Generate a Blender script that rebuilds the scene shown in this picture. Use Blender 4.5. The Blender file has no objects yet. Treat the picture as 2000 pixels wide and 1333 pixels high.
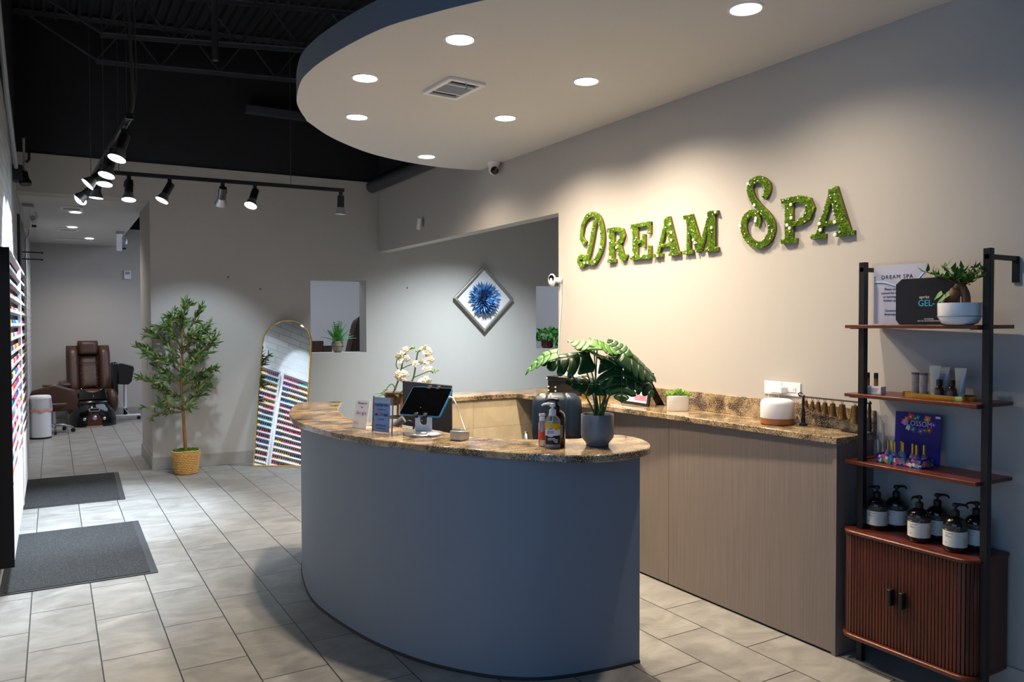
import bpy, bmesh, math, random
from mathutils import Matrix, Vector, Euler
from math import sin, cos, pi, radians, sqrt
random.seed(7)
C = bpy.context.scene.collection
sc = bpy.context.scene

# ---------------------------------------------------------------- camera
CAM_H = 1.605
yaw, pitch, roll = radians(30.829), radians(-1.359), radians(-0.119)
_f = Vector((sin(yaw)*cos(pitch), cos(yaw)*cos(pitch), sin(pitch)))
_r = Vector((cos(yaw), -sin(yaw), 0.0)); _u = _r.cross(_f)
_R = _r*cos(roll) + _u*sin(roll); _U = -_r*sin(roll) + _u*cos(roll)
cd = bpy.data.cameras.new('camera'); cam = bpy.data.objects.new('camera', cd); C.objects.link(cam)
cam.matrix_world = Matrix(((_R.x, _U.x, -_f.x, 0), (_R.y, _U.y, -_f.y, 0), (_R.z, _U.z, -_f.z, CAM_H), (0, 0, 0, 1)))
cd.sensor_width = 36.0; cd.lens = 1503.5/2000*36; cd.clip_start = 0.05; cd.clip_end = 100
sc.camera = cam

# ---------------------------------------------------------------- world, exposure, large lights
w = bpy.data.worlds.new('world'); sc.world = w; w.use_nodes = True
bg = w.node_tree.nodes['Background']; bg.inputs[0].default_value = (0.20, 0.46, 1.0, 1); bg.inputs[1].default_value = 0.07
vs = sc.view_settings; vs.view_transform = 'Standard'; vs.look = 'None'; vs.gamma = 1; vs.use_curve_mapping = False
vs.exposure = 0.0
sc.cycles.max_bounces = 8; sc.cycles.diffuse_bounces = 5; sc.cycles.glossy_bounces = 4; sc.cycles.transmission_bounces = 6
sc.cycles.transparent_max_bounces = 8; sc.cycles.caustics_reflective = False; sc.cycles.caustics_refractive = False
sc.cycles.sample_clamp_indirect = 4.0

def add_light(kind, loc, power, color, parent=None, aim=None, **kw):
    d = bpy.data.lights.new('lamp', kind); d.energy = power; d.color = color
    for k, v in kw.items(): setattr(d, k, v)
    o = bpy.data.objects.new('lamp', d); C.objects.link(o); o.location = loc
    if aim is not None:
        o.rotation_euler = (Vector(aim)-Vector(loc)).to_track_quat('-Z', 'Y').to_euler()
    if parent is not None: o.parent = parent; o.matrix_parent_inverse = parent.matrix_world.inverted() if False else Matrix.Translation(-parent.location)
    return o
# daylight: the storefront glass in the side wall next to the camera, and the glazed front behind it
add_light('AREA', (-0.62, 0.3, 1.5), 40, (0.28, 0.56, 1.0), aim=(3, 0.3, 1.1), shape='RECTANGLE', size=3.8, size_y=2.4)
add_light('AREA', (1.2, -1.9, 1.7), 2, (0.42, 0.66, 1.0), aim=(1.2, 5, 1.0), shape='RECTANGLE', size=4.6, size_y=2.8)
# the wing of the salon behind the back wall and beside the passage
add_light('AREA', (4.2, 11.8, 3.4), 190, (0.68, 0.78, 1.0), aim=(4.2, 11.8, 0), shape='RECTANGLE', size=5.0, size_y=3.0)
COOL = (0.74, 0.87, 1.0); WARM = (1.0, 0.82, 0.62)

# ---------------------------------------------------------------- materials
MATS = {}
def srgb(r, g, b):
    f = lambda c: (c/255/12.92 if c/255 <= 0.04045 else ((c/255+0.055)/1.055)**2.4)
    return (f(r), f(g), f(b), 1)
def mat(name, col, rough=0.5, metal=0.0, emit=None, es=0.0, trans=0.0, spec=0.5, coat=0.0, bump=None, var=None, alpha=1.0, ior=1.45):
    if name in MATS: return MATS[name]
    m = bpy.data.materials.new(name); m.use_nodes = True; nt = m.node_tree; b = nt.nodes['Principled BSDF']
    if len(col) == 3: col = srgb(*col)
    b.inputs['Base Color'].default_value = col; b.inputs['Roughness'].default_value = rough; b.inputs['Metallic'].default_value = metal
    b.inputs['Specular IOR Level'].default_value = spec; b.inputs['Coat Weight'].default_value = coat; b.inputs['IOR'].default_value = ior
    b.inputs['Transmission Weight'].default_value = trans; b.inputs['Alpha'].default_value = alpha
    if emit: b.inputs['Emission Color'].default_value = (*emit, 1); b.inputs['Emission Strength'].default_value = es
    if var:   # subtle tone variation: (scale, amount)
        tc = nt.nodes.new('ShaderNodeTexCoord'); n = nt.nodes.new('ShaderNodeTexNoise'); n.inputs['Scale'].default_value = var[0]; n.inputs['Detail'].default_value = 5
        mx = nt.nodes.new('ShaderNodeMix'); mx.data_type = 'RGBA'
        mx.inputs[6].default_value = tuple(c*(1-var[1]) for c in col[:3])+(1,); mx.inputs[7].default_value = tuple(min(1, c*(1+var[1])) for c in col[:3])+(1,)
        nt.links.new(tc.outputs['Object'], n.inputs['Vector']); nt.links.new(n.outputs['Fac'], mx.inputs[0]); nt.links.new(mx.outputs[2], b.inputs['Base Color'])
    if bump:  # (scale, strength)
        tc = nt.nodes.new('ShaderNodeTexCoord'); n = nt.nodes.new('ShaderNodeTexNoise'); n.inputs['Scale'].default_value = bump[0]; n.inputs['Detail'].default_value = 6
        bp = nt.nodes.new('ShaderNodeBump'); bp.inputs['Strength'].default_value = bump[1]; bp.inputs['Distance'].default_value = 0.01
        nt.links.new(tc.outputs['Object'], n.inputs['Vector']); nt.links.new(n.outputs['Fac'], bp.inputs['Height']); nt.links.new(bp.outputs[0], b.inputs['Normal'])
    MATS[name] = m; return m
def nodes(name):
    m = bpy.data.materials.new(name); m.use_nodes = True; MATS[name] = m
    nt = m.node_tree; return m, nt, nt.nodes['Principled BSDF'], (lambda t: nt.nodes.new('ShaderNode'+t)), nt.links.new
def ramp(N, stops, interp='LINEAR'):
    r = N('ValToRGB'); cr = r.color_ramp; cr.interpolation = interp
    while len(cr.elements) < len(stops): cr.elements.new(0.5)
    for e, (p, c) in zip(cr.elements, stops): e.position = p; e.color = c if len(c) == 4 else srgb(*c)
    return r

def tile_material(name, bw, bh, ox, oy, swap, base1, base2, grout, rough=0.33, off=0.5, msize=0.0022, wall=False):
    m, nt, b, N, L = nodes(name)
    tc = N('TexCoord'); sep = N('SeparateXYZ'); cmb = N('CombineXYZ'); L(tc.outputs['Object'], sep.inputs[0])
    a1 = N('Math'); a1.operation = 'SUBTRACT'; a1.inputs[1].default_value = oy; a2 = N('Math'); a2.operation = 'SUBTRACT'; a2.inputs[1].default_value = ox
    if wall: L(sep.outputs['X'], a1.inputs[0]); L(sep.outputs['Z'], a2.inputs[0])
    else: L(sep.outputs['Y'], a1.inputs[0]); L(sep.outputs['X'], a2.inputs[0])
    L(a1.outputs[0], cmb.inputs[0]); L(a2.outputs[0], cmb.inputs[1])
    br = N('TexBrick'); br.offset = off; br.offset_frequency = 2; br.squash = 1; L(cmb.outputs[0], br.inputs['Vector'])
    br.inputs['Scale'].default_value = 1; br.inputs['Brick Width'].default_value = bw; br.inputs['Row Height'].default_value = bh
    br.inputs['Mortar Size'].default_value = msize; br.inputs['Mortar Smooth'].default_value = 0.1; br.inputs['Bias'].default_value = 0
    br.inputs['Color1'].default_value = (0, 0, 0, 1); br.inputs['Color2'].default_value = (1, 1, 1, 1); br.inputs['Mortar'].default_value = (0.5, 0.5, 0.5, 1)
    # slate-like veining, shifted per tile so that it breaks at the joints
    sh = N('VectorMath'); sh.operation = 'MULTIPLY_ADD'; L(br.outputs['Color'], sh.inputs[0]); sh.inputs[1].default_value = (37, 91, 13); L(tc.outputs['Object'], sh.inputs[2])
    rot = N('Mapping'); rot.inputs['Rotation'].default_value = (0, 0, radians(38)); rot.inputs['Scale'].default_value = (1.1, 2.0, 1.0); L(sh.outputs[0], rot.inputs[0])
    n1 = N('TexNoise'); n1.inputs['Scale'].default_value = 3.0; n1.inputs['Detail'].default_value = 10; n1.inputs['Roughness'].default_value = 0.68; n1.inputs['Distortion'].default_value = 0.9; L(rot.outputs[0], n1.inputs['Vector'])
    cr = ramp(N, [(0.28, base1), (0.66, base2)]); L(n1.outputs['Fac'], cr.inputs[0])
    mx = N('Mix'); mx.data_type = 'RGBA'; mx.inputs[7].default_value = srgb(*grout); L(br.outputs['Fac'], mx.inputs[0]); L(cr.outputs[0], mx.inputs[6]); L(mx.outputs[2], b.inputs['Base Color'])
    rr = N('MapRange'); rr.inputs[3].default_value = rough-0.08; rr.inputs[4].default_value = rough+0.16; L(n1.outputs['Fac'], rr.inputs[0]); L(rr.outputs[0], b.inputs['Roughness'])
    inv = N('Math'); inv.operation = 'MULTIPLY_ADD'; inv.inputs[1].default_value = -1.0; L(br.outputs['Fac'], inv.inputs[0])
    sc_ = N('Math'); sc_.operation = 'MULTIPLY'; sc_.inputs[1].default_value = 0.55; L(n1.outputs['Fac'], sc_.inputs[0]); L(sc_.outputs[0], inv.inputs[2])
    bp = N('Bump'); bp.inputs['Strength'].default_value = 0.35; bp.inputs['Distance'].default_value = 0.004; L(inv.outputs[0], bp.inputs['Height']); L(bp.outputs[0], b.inputs['Normal'])
    return m
tile_material('floor_tile', 0.587, 0.3045, -0.1265, -0.002, False, (112, 111, 107), (150, 149, 145), (40, 38, 40), msize=0.0032)
tile_material('knee_tile', 0.61, 0.61, 0.2, 0.27, False, (176, 160, 132), (206, 192, 164), (150, 138, 116), rough=0.3, wall=True, off=0.0, msize=0.0015)

def granite(name, s=1.0):
    m, nt, b, N, L = nodes(name); tc = N('TexCoord')
    mp = N('Mapping'); mp.inputs['Rotation'].default_value = (0.3, 0.2, radians(24)); mp.inputs['Scale'].default_value = (1.7*s, 8.5*s, 6*s); L(tc.outputs['Object'], mp.inputs[0])
    n1 = N('TexNoise'); n1.inputs['Scale'].default_value = 1.6; n1.inputs['Detail'].default_value = 8; n1.inputs['Roughness'].default_value = 0.68; n1.inputs['Distortion'].default_value = 1.6; L(mp.outputs[0], n1.inputs['Vector'])
    c1 = ramp(N, [(0.24, (104, 86, 66)), (0.42, (156, 133, 102)), (0.58, (186, 164, 130)), (0.74, (206, 188, 156))]); L(n1.outputs['Fac'], c1.inputs[0])
    n2 = N('TexNoise'); n2.inputs['Scale'].default_value = 210; n2.inputs['Detail'].default_value = 4; n2.inputs['Roughness'].default_value = 0.6; L(tc.outputs['Object'], n2.inputs['Vector'])
    n3 = N('TexNoise'); n3.inputs['Scale'].default_value = 7; n3.inputs['Detail'].default_value = 4; n3.inputs['Distortion'].default_value = 0.6; L(tc.outputs['Object'], n3.inputs['Vector'])
    ad = N('Math'); ad.operation = 'MULTIPLY_ADD'; ad.inputs[1].default_value = 0.55; L(n3.outputs['Fac'], ad.inputs[0]); L(n2.outputs['Fac'], ad.inputs[2])
    c2 = ramp(N, [(0.745, (0, 0, 0, 1)), (0.835, (1, 1, 1, 1))]); L(ad.outputs[0], c2.inputs[0])
    mx = N('Mix'); mx.data_type = 'RGBA'; mx.inputs[6].default_value = (0, 0, 0, 1); mx.inputs[7].default_value = srgb(44, 38, 36)
    L(c2.outputs[0], mx.inputs[0]); L(c1.outputs[0], mx.inputs[6]); L(mx.outputs[2], b.inputs['Base Color'])
    b.inputs['Roughness'].default_value = 0.10; b.inputs['Specular IOR Level'].default_value = 0.5; b.inputs['Coat Weight'].default_value = 0.0
    return m
granite('granite')

def wood(name, c1, c2, scale=(30, 30, 2.2), rough=0.35, dist=1.2, spec=0.5):
    m, nt, b, N, L = nodes(name); tc = N('TexCoord'); mp = N('Mapping'); mp.inputs['Scale'].default_value = scale; L(tc.outputs['Object'], mp.inputs[0])
    n = N('TexNoise'); n.inputs['Scale'].default_value = 1.5; n.inputs['Detail'].default_value = 7; n.inputs['Roughness'].default_value = 0.6; n.inputs['Distortion'].default_value = dist; L(mp.outputs[0], n.inputs['Vector'])
    c = ramp(N, [(0.3, c1), (0.7, c2)]); L(n.outputs['Fac'], c.inputs[0]); L(c.outputs[0], b.inputs['Base Color']); b.inputs['Roughness'].default_value = rough; b.inputs['Specular IOR Level'].default_value = spec
    return m
wood('walnut', (62, 24, 14), (104, 46, 28), (26, 2.4, 26), rough=0.32)
wood('walnut_upright', (58, 23, 14), (98, 45, 28), (40, 40, 2.0), rough=0.36)
wood('laminate', (112, 101, 94), (136, 124, 116), (130, 130, 1.3), rough=0.45, dist=0.4)
wood('bamboo', (130, 78, 36), (164, 104, 54), (6, 6, 60), rough=0.4)
wood('bark', (110, 72, 40), (160, 112, 66), (40, 40, 8), rough=0.8)
wood('ficus_bark', (92, 58, 32), (140, 96, 56), (30, 30, 10), rough=0.6)

def brick_wall(name):
    m, nt, b, N, L = nodes(name); tc = N('TexCoord'); sep = N('SeparateXYZ'); cmb = N('CombineXYZ'); L(tc.outputs['Object'], sep.inputs[0]); L(sep.outputs['Y'], cmb.inputs[0]); L(sep.outputs['Z'], cmb.inputs[1])
    br = N('TexBrick'); br.inputs['Scale'].default_value = 1; br.inputs['Brick Width'].default_value = 0.40; br.inputs['Row Height'].default_value = 0.10; br.inputs['Mortar Size'].default_value = 0.006
    br.inputs['Color1'].default_value = srgb(176, 176, 176); br.inputs['Color2'].default_value = srgb(190, 190, 190); br.inputs['Mortar'].default_value = srgb(150, 150, 152); L(cmb.outputs[0], br.inputs['Vector'])
    L(br.outputs['Color'], b.inputs['Base Color']); b.inputs['Roughness'].default_value = 0.7
    bp = N('Bump'); bp.invert = True; bp.inputs['Strength'].default_value = 0.6; bp.inputs['Distance'].default_value = 0.006; L(br.outputs['Fac'], bp.inputs['Height']); L(bp.outputs[0], b.inputs['Normal'])
    return m
brick_wall('white_brick')

mat('wall_paint', (176, 172, 166), 0.75, bump=(90, 0.03))
mat('header_paint', (176, 172, 166), 0.75, bump=(90, 0.03))
mat('desk_paint', (122, 131, 143), 0.7, bump=(90, 0.03))
mat('ceiling_paint', (205, 203, 200), 0.8)
mat('baseboard_tile', (150, 147, 140), 0.45, var=(9, 0.10))
mat('black_paint', (8, 8, 10), 0.85)
mat('deck_black', (18, 19, 21), 0.6)
mat('steel_black', (54, 56, 58), 0.5)
mat('matte_black', (16, 16, 18), 0.5)
mat('gloss_black', (10, 10, 12), 0.15, coat=0.4)
mat('black_metal', (24, 25, 28), 0.4, metal=0.2)
mat('track_black', (20, 20, 22), 0.35)
mat('chrome', (205, 208, 212), 0.16, metal=1.0)
mat('silver', (190, 192, 198), 0.32, metal=0.9)
mat('gold', (206, 160, 70), 0.24, metal=1.0)
mat('brass', (112, 88, 54), 0.42, metal=1.0, bump=(160, 0.25))
mat('white_plastic', (228, 228, 230), 0.38)
mat('white_gloss', (236, 236, 236), 0.2, coat=0.3)
mat('white_matte', (220, 220, 222), 0.7)
mat('grey_plastic', (150, 152, 156), 0.45)
mat('dark_grey', (46, 47, 52), 0.45)
mat('mid_grey', (96, 98, 104), 0.5)
mat('pot_grey', (124, 128, 132), 0.42)
mat('paper', (226, 226, 230), 0.7)
mat('ink', (30, 36, 52), 0.7)
mat('leather_brown', (66, 42, 30), 0.42, bump=(120, 0.08))
mat('leather_blue', (24, 38, 54), 0.36, bump=(140, 0.06))
mat('screen_black', (5, 6, 8), 0.10, coat=0.3)
mat('amber', (52, 28, 14), 0.12, coat=0.4)
mat('amber_dark', (22, 16, 16), 0.12, coat=0.5)
mat('soil', (44, 32, 24), 0.9)
mat('green_dark', (34, 74, 34), 0.34, var=(14, 0.35))
mat('green_leafy', (74, 146, 56), 0.45, var=(14, 0.3))
mat('olive_leaf', (72, 102, 46), 0.5, var=(20, 0.3))
mat('olive_leaf_pale', (116, 136, 72), 0.55, var=(20, 0.25))
mat('green_mid', (58, 112, 44), 0.45, var=(14, 0.3))
mat('green_light', (96, 156, 50), 0.45, var=(14, 0.25))
mat('green_olive', (72, 96, 46), 0.5, var=(20, 0.35))
mat('green_succ', (122, 166, 70), 0.5, var=(20, 0.25))
mat('moss', (132, 164, 44), 0.9, var=(26, 0.55))
mat('moss_dark', (72, 112, 30), 0.9, var=(26, 0.4))
mat('petal_white', (236, 234, 224), 0.6)
mat('petal_core', (204, 186, 70), 0.6)
mat('mirror_glass', (236, 238, 240), 0.015, metal=1.0)
mat('lamp_face', (255, 255, 255), 0.5, emit=(1.0, 0.93, 0.84), es=22)
mat('lamp_cool', (255, 255, 255), 0.5, emit=(0.80, 0.91, 1.0), es=26)
mat('lamp_passage', (255, 255, 255), 0.5, emit=(1.0, 0.94, 0.84), es=14)
def clear(name, tint=(1, 1, 1), gloss=0.07, rough=0.03, body=0.0, col=(0.8, 0.8, 0.8), top=0.6):
    """thin clear plastic or glass: see-through with a mirror-like sheen and a little body colour"""
    m = bpy.data.materials.new(name); m.use_nodes = True; nt = m.node_tree; nt.nodes.clear(); N = lambda t: nt.nodes.new('ShaderNode'+t); L = nt.links.new
    tr = N('BsdfTransparent'); tr.inputs[0].default_value = (*tint, 1); g = N('BsdfGlossy'); g.inputs['Roughness'].default_value = rough; d = N('BsdfDiffuse'); d.inputs[0].default_value = (*col, 1)
    m1 = N('MixShader'); m1.inputs[0].default_value = body; L(tr.outputs[0], m1.inputs[1]); L(d.outputs[0], m1.inputs[2])
    lw = N('LayerWeight'); lw.inputs[0].default_value = 0.35; mr = N('MapRange'); mr.inputs[3].default_value = gloss; mr.inputs[4].default_value = top; L(lw.outputs['Fresnel'], mr.inputs[0])
    m2 = N('MixShader'); L(mr.outputs[0], m2.inputs[0]); L(m1.outputs[0], m2.inputs[1]); L(g.outputs[0], m2.inputs[2]); o = N('OutputMaterial'); L(m2.outputs[0], o.inputs[0])
    MATS[name] = m; return m
clear('glass_clear', (0.96, 0.97, 0.98), 0.08)
clear('acrylic', (0.985, 0.99, 0.995), 0.008, 0.03, 0.0, top=0.12)
# ---------------------------------------------------------------- mesh helpers
class MB:
    def __init__(s): s.v = []; s.f = []; s.mi = []; s.M = Matrix.Identity(4); s.cur = 0
    def add(s, vs_, fs):
        o = len(s.v); M = s.M
        s.v += [tuple(M @ Vector(p)) for p in vs_]
        for f in fs: s.f.append(tuple(i+o for i in f)); s.mi.append(s.cur)
        return s
    def box(s, x0, x1, y0, y1, z0, z1):
        return s.add([(x0,y0,z0),(x1,y0,z0),(x1,y1,z0),(x0,y1,z0),(x0,y0,z1),(x1,y0,z1),(x1,y1,z1),(x0,y1,z1)],
                     [(0,3,2,1),(4,5,6,7),(0,1,5,4),(1,2,6,5),(2,3,7,6),(3,0,4,7)])
    def cbox(s, c, d): return s.box(c[0]-d[0]/2, c[0]+d[0]/2, c[1]-d[1]/2, c[1]+d[1]/2, c[2]-d[2]/2, c[2]+d[2]/2)
    def tube(s, pts, r, n=8, cap=True):
        pts = [Vector(p) for p in pts]; m = len(pts); rs = r if isinstance(r, (list, tuple)) else [r]*m
        vs_ = []; up = None
        for i, p in enumerate(pts):
            t = (pts[min(i+1, m-1)]-pts[max(i-1, 0)]).normalized()
            if up is None: up = Vector((0, 0, 1)) if abs(t.z) < 0.9 else Vector((1, 0, 0))
            a = (up-t*up.dot(t)); a = a.normalized() if a.length > 1e-5 else t.orthogonal().normalized(); up = a; b = t.cross(a)
            vs_ += [p+(a*cos(2*pi*k/n)+b*sin(2*pi*k/n))*rs[i] for k in range(n)]
        fs = [(i*n+k, i*n+(k+1) % n, (i+1)*n+(k+1) % n, (i+1)*n+k) for i in range(m-1) for k in range(n)]
        if cap: fs += [tuple(range(n-1, -1, -1)), tuple((m-1)*n+k for k in range(n))]
        return s.add(vs_, fs)
    def lathe(s, prof, n=24, c=(0, 0, 0), sx=1.0, sy=1.0, cap=True):
        vs_ = [(c[0]+r*cos(2*pi*k/n)*sx, c[1]+r*sin(2*pi*k/n)*sy, c[2]+z) for r, z in prof for k in range(n)]; m = len(prof)
        fs = [(i*n+k, i*n+(k+1) % n, (i+1)*n+(k+1) % n, (i+1)*n+k) for i in range(m-1) for k in range(n)]
        if cap:
            if prof[0][0] > 1e-6: fs.append(tuple(range(n-1, -1, -1)))
            if prof[-1][0] > 1e-6: fs.append(tuple((m-1)*n+k for k in range(n)))
        return s.add(vs_, fs)
    def prism(s, poly, z0, z1):
        n = len(poly); a = sum(poly[i][0]*poly[(i+1) % n][1]-poly[(i+1) % n][0]*poly[i][1] for i in range(n))
        if a < 0: poly = poly[::-1]
        return s.add([(x, y, z0) for x, y in poly]+[(x, y, z1) for x, y in poly],
                     [tuple(range(n-1, -1, -1)), tuple(range(n, 2*n))]+[(i, (i+1) % n, n+(i+1) % n, n+i) for i in range(n)])
    def ball(s, c, r, n=12, m=8):
        rx, ry, rz = r if isinstance(r, (list, tuple)) else (r, r, r)
        vs_ = [(c[0], c[1], c[2]-rz)]+[(c[0]+rx*sin(pi*i/m)*cos(2*pi*k/n), c[1]+ry*sin(pi*i/m)*sin(2*pi*k/n), c[2]-rz*cos(pi*i/m)) for i in range(1, m) for k in range(n)]+[(c[0], c[1], c[2]+rz)]
        fs = [(0, 1+(k+1) % n, 1+k) for k in range(n)]
        fs += [(1+i*n+k, 1+i*n+(k+1) % n, 1+(i+1)*n+(k+1) % n, 1+(i+1)*n+k) for i in range(m-2) for k in range(n)]
        e = 1+(m-2)*n; fs += [(e+k, e+(k+1) % n, len(vs_)-1) for k in range(n)]
        return s.add(vs_, fs)
    def grid(s, P):   # P[i][j] points
        a, b = len(P), len(P[0]); return s.add([p for row in P for p in row], [(i*b+j, i*b+j+1, (i+1)*b+j+1, (i+1)*b+j) for i in range(a-1) for j in range(b-1)])
    def at(s, M): s.M = M; return s
    def build(s, name, mats, parent=None, bevel=0.0, seg=2, sub=0, smooth=True, angle=40, label=None, world=True, stuff=False, solid=0.0):
        if not isinstance(mats, (list, tuple)): mats = [mats]
        me = bpy.data.meshes.new(name); vv = s.v
        if parent is not None and world:
            I = world_matrix(parent).inverted(); vv = [tuple(I @ Vector(p)) for p in vv]
        me.from_pydata(vv, [], s.f); me.validate()
        for m in mats: me.materials.append(MATS[m] if isinstance(m, str) else m)
        if len(mats) > 1: me.polygons.foreach_set('material_index', s.mi)
        if smooth: me.shade_smooth(); me.set_sharp_from_angle(angle=radians(angle))
        o = bpy.data.objects.new(name, me); C.objects.link(o)
        if parent is not None: o.parent = parent
        if solid: md = o.modifiers.new('thick', 'SOLIDIFY'); md.thickness = solid; md.offset = 0
        if bevel: md = o.modifiers.new('soft', 'BEVEL'); md.width = bevel; md.segments = seg; md.limit_method = 'ANGLE'; md.angle_limit = radians(38)
        if sub: md = o.modifiers.new('sub', 'SUBSURF'); md.levels = sub; md.render_levels = sub
        if label: o['label'] = label
        if stuff: o['kind'] = 'stuff'
        return o
def world_matrix(o):
    M = Matrix.Translation(o.location) @ o.rotation_euler.to_matrix().to_4x4()
    return world_matrix(o.parent) @ M if o.parent is not None else M
def tag(o, label, cat, group=None):
    o['label'] = label; o['category'] = cat
    if group: o['group'] = group
    return o
def thing(name, label, cat, loc=(0, 0, 0), rz=0.0, group=None):
    o = bpy.data.objects.new(name, None); C.objects.link(o); o.location = loc; o.rotation_euler = (0, 0, rz); o.empty_display_size = 0.05
    return tag(o, label, cat, group)
def solo(name, mb, mats, label, cat, group=None, **kw): return tag(mb.build(name, mats, **kw), label, cat, group)
def struct(name, mb, mats, **kw):
    o = mb.build(name, mats, **kw); o['kind'] = 'structure'; return o
def dup(root, loc, rz, label, group=None):
    r = root.copy(); C.objects.link(r); r.location = loc; r.rotation_euler = (0, 0, rz); r['label'] = label
    if group: r['group'] = group
    for ch in list(root.children):
        c = ch.copy(); C.objects.link(c); c.parent = r
        for g in list(ch.children):
            d = g.copy(); C.objects.link(d); d.parent = c
    return r
def T(x, y, z): return Matrix.Translation((x, y, z))
def RZ(a): return Matrix.Rotation(a, 4, 'Z')
def RX(a): return Matrix.Rotation(a, 4, 'X')
def RY(a): return Matrix.Rotation(a, 4, 'Y')
def frame(o, x, y, z=None):
    x = Vector(x).normalized(); y = Vector(y); y = (y-x*x.dot(y)).normalized(); z = x.cross(y)
    return Matrix(((x.x, y.x, z.x, o[0]), (x.y, y.y, z.y, o[1]), (x.z, y.z, z.z, o[2]), (0, 0, 0, 1)))
def lerp(a, b, t): return tuple(p+(q-p)*t for p, q in zip(a, b))
def spline(pts, k=6):
    P = [Vector(p) for p in pts]; out = []
    for i in range(len(P)-1):
        a, b, c, d = P[max(i-1, 0)], P[i], P[i+1], P[min(i+2, len(P)-1)]
        for j in range(k):
            t = j/k; out.append(0.5*((2*b)+(c-a)*t+(2*a-5*b+4*c-d)*t*t+(3*b-a-3*c+d)*t**3))
    return out+[P[-1]]
_txt = {}
def text(s, M, size, m, parent, name='lettering', align='CENTER', extrude=0.0003, sx=1.0, shear=0.0, world=True, spacing=1.0):
    cu = bpy.data.curves.new('t', 'FONT'); cu.body = s; cu.size = size; cu.align_x = align; cu.extrude = extrude; cu.shear = shear; cu.resolution_u = 3; cu.space_character = spacing
    o = bpy.data.objects.new('t', cu); C.objects.link(o); dg = bpy.context.evaluated_depsgraph_get()
    me = bpy.data.meshes.new_from_object(o.evaluated_get(dg)); bpy.data.objects.remove(o); bpy.data.curves.remove(cu)
    A = M @ Matrix.Diagonal((sx, 1, 1, 1))
    if world and parent is not None: A = world_matrix(parent).inverted() @ A
    me.transform(A); me.materials.clear(); me.materials.append(MATS[m] if isinstance(m, str) else m); me.name = name
    t = bpy.data.objects.new(name, me); C.objects.link(t)
    if parent is not None: t.parent = parent
    return t
def leaf(mb, M, L, W, fold=0.15, droop=0.2, n=5, tip=0.5):
    """a simple pointed leaf along +X of frame M"""
    rows = []
    for i in range(n+1):
        t = i/n; w_ = W*0.5*(sin(pi*min(1, t**tip*0.98+0.02)) if t < 1 else 0.0)
        z = -droop*L*t*t; rows.append([M @ Vector((L*t, -w_, z+fold*w_)), M @ Vector((L*t, 0, z)), M @ Vector((L*t, w_, z+fold*w_))])
    keep = mb.M; mb.M = Matrix.Identity(4); mb.grid(rows); mb.M = keep
def rdir(): 
    a = random.uniform(0, 2*pi); z = random.uniform(-1, 1); r = sqrt(1-z*z); return Vector((r*cos(a), r*sin(a), z))
# ---------------------------------------------------------------- the shell of the room
WX = 3.49            # face of the sign wall
struct('floor', MB().box(-0.7, 8.2, -2.2, 16, -0.12, 0), 'floor_tile', smooth=False)
b = MB(); b.box(-0.55, -0.295, 2.4, 16, 0, 3.36); b.box(-0.55, -0.295, -2.2, -1.8, 0, 3.36); b.box(-0.55, -0.295, -1.8, 2.4, 2.8, 3.36); b.box(-0.55, -0.295, -1.8, 2.4, 0, 0.25)
struct('wall_left', b, 'white_brick', smooth=False)
struct('wall_left_upper', MB().box(-0.55, -0.297, -2.2, 16, 3.36, 5.3), 'dark_grey', smooth=False)
struct('wall_right', MB().box(WX, WX+0.21, -2.2, 5.117, 0, 3.45), 'wall_paint', smooth=False)
struct('wall_header', MB().box(WX, WX+0.13, 5.117, 9.06, 2.484, 3.40), 'header_paint', smooth=False)
BK = T(0.92, 9.195, 0) @ RZ(radians(-2.5))     # frame of the back wall: x along it, y into it
b = MB().at(BK); TH = 0.28
for u0, u1, z0, z1 in [(0, 1.727, 0, 3.34), (1.727, 2.412, 0, 1.246), (1.727, 2.412, 2.128, 3.34), (2.412, 4.835, 0, 3.34), (4.835, 5.53, 0, 1.246), (4.835, 5.53, 2.128, 3.34), (5.53, 7.1, 0, 3.34)]:
    b.box(u0, u1, 0, TH, z0, z1)
struct('wall_back', b, 'wall_paint', smooth=False)
struct('wall_passage', MB().box(0.925, 1.14, 9.20, 10.35, 0, 3.30), 'wall_paint', smooth=False)
struct('wall_bulkhead', MB().at(BK).box(-1.235, 0.0, 0, 0.3, 2.945, 3.34), 'wall_paint', smooth=False)
struct('wall_upper', MB().at(BK).box(-1.25, 7.1, 0.02, 0.2, 3.34, 5.6), 'black_paint', smooth=False)
struct('wall_upper_right', MB().box(WX+0.02, WX+0.2, -2.2, 9.2, 3.45, 5.6), 'black_paint', smooth=False)
struct('wall_far', MB().box(-0.3, 8.2, 15.0, 15.2, 0, 3.25), 'wall_paint', smooth=False)
struct('wall_far_upper', MB().box(-0.3, 8.2, 15.0, 15.2, 3.25, 5.3), 'black_paint', smooth=False)
struct('wall_niche', MB().box(6.9, 7.1, 4.9, 9.2, 0, 3.4), 'wall_paint', smooth=False)
struct('wall_wing', MB().box(8.0, 8.2, 9.0, 15.2, 0, 5.3), 'wall_paint', smooth=False)
struct('ceiling_passage', MB().box(-0.294, 0.955, 9.40, 15.0, 2.9465, 3.0), 'ceiling_paint', smooth=False)
struct('ceiling_niche', MB().box(WX+0.13, 7.1, 5.117, 8.95, 3.12, 3.2), 'ceiling_paint', smooth=False)
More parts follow.
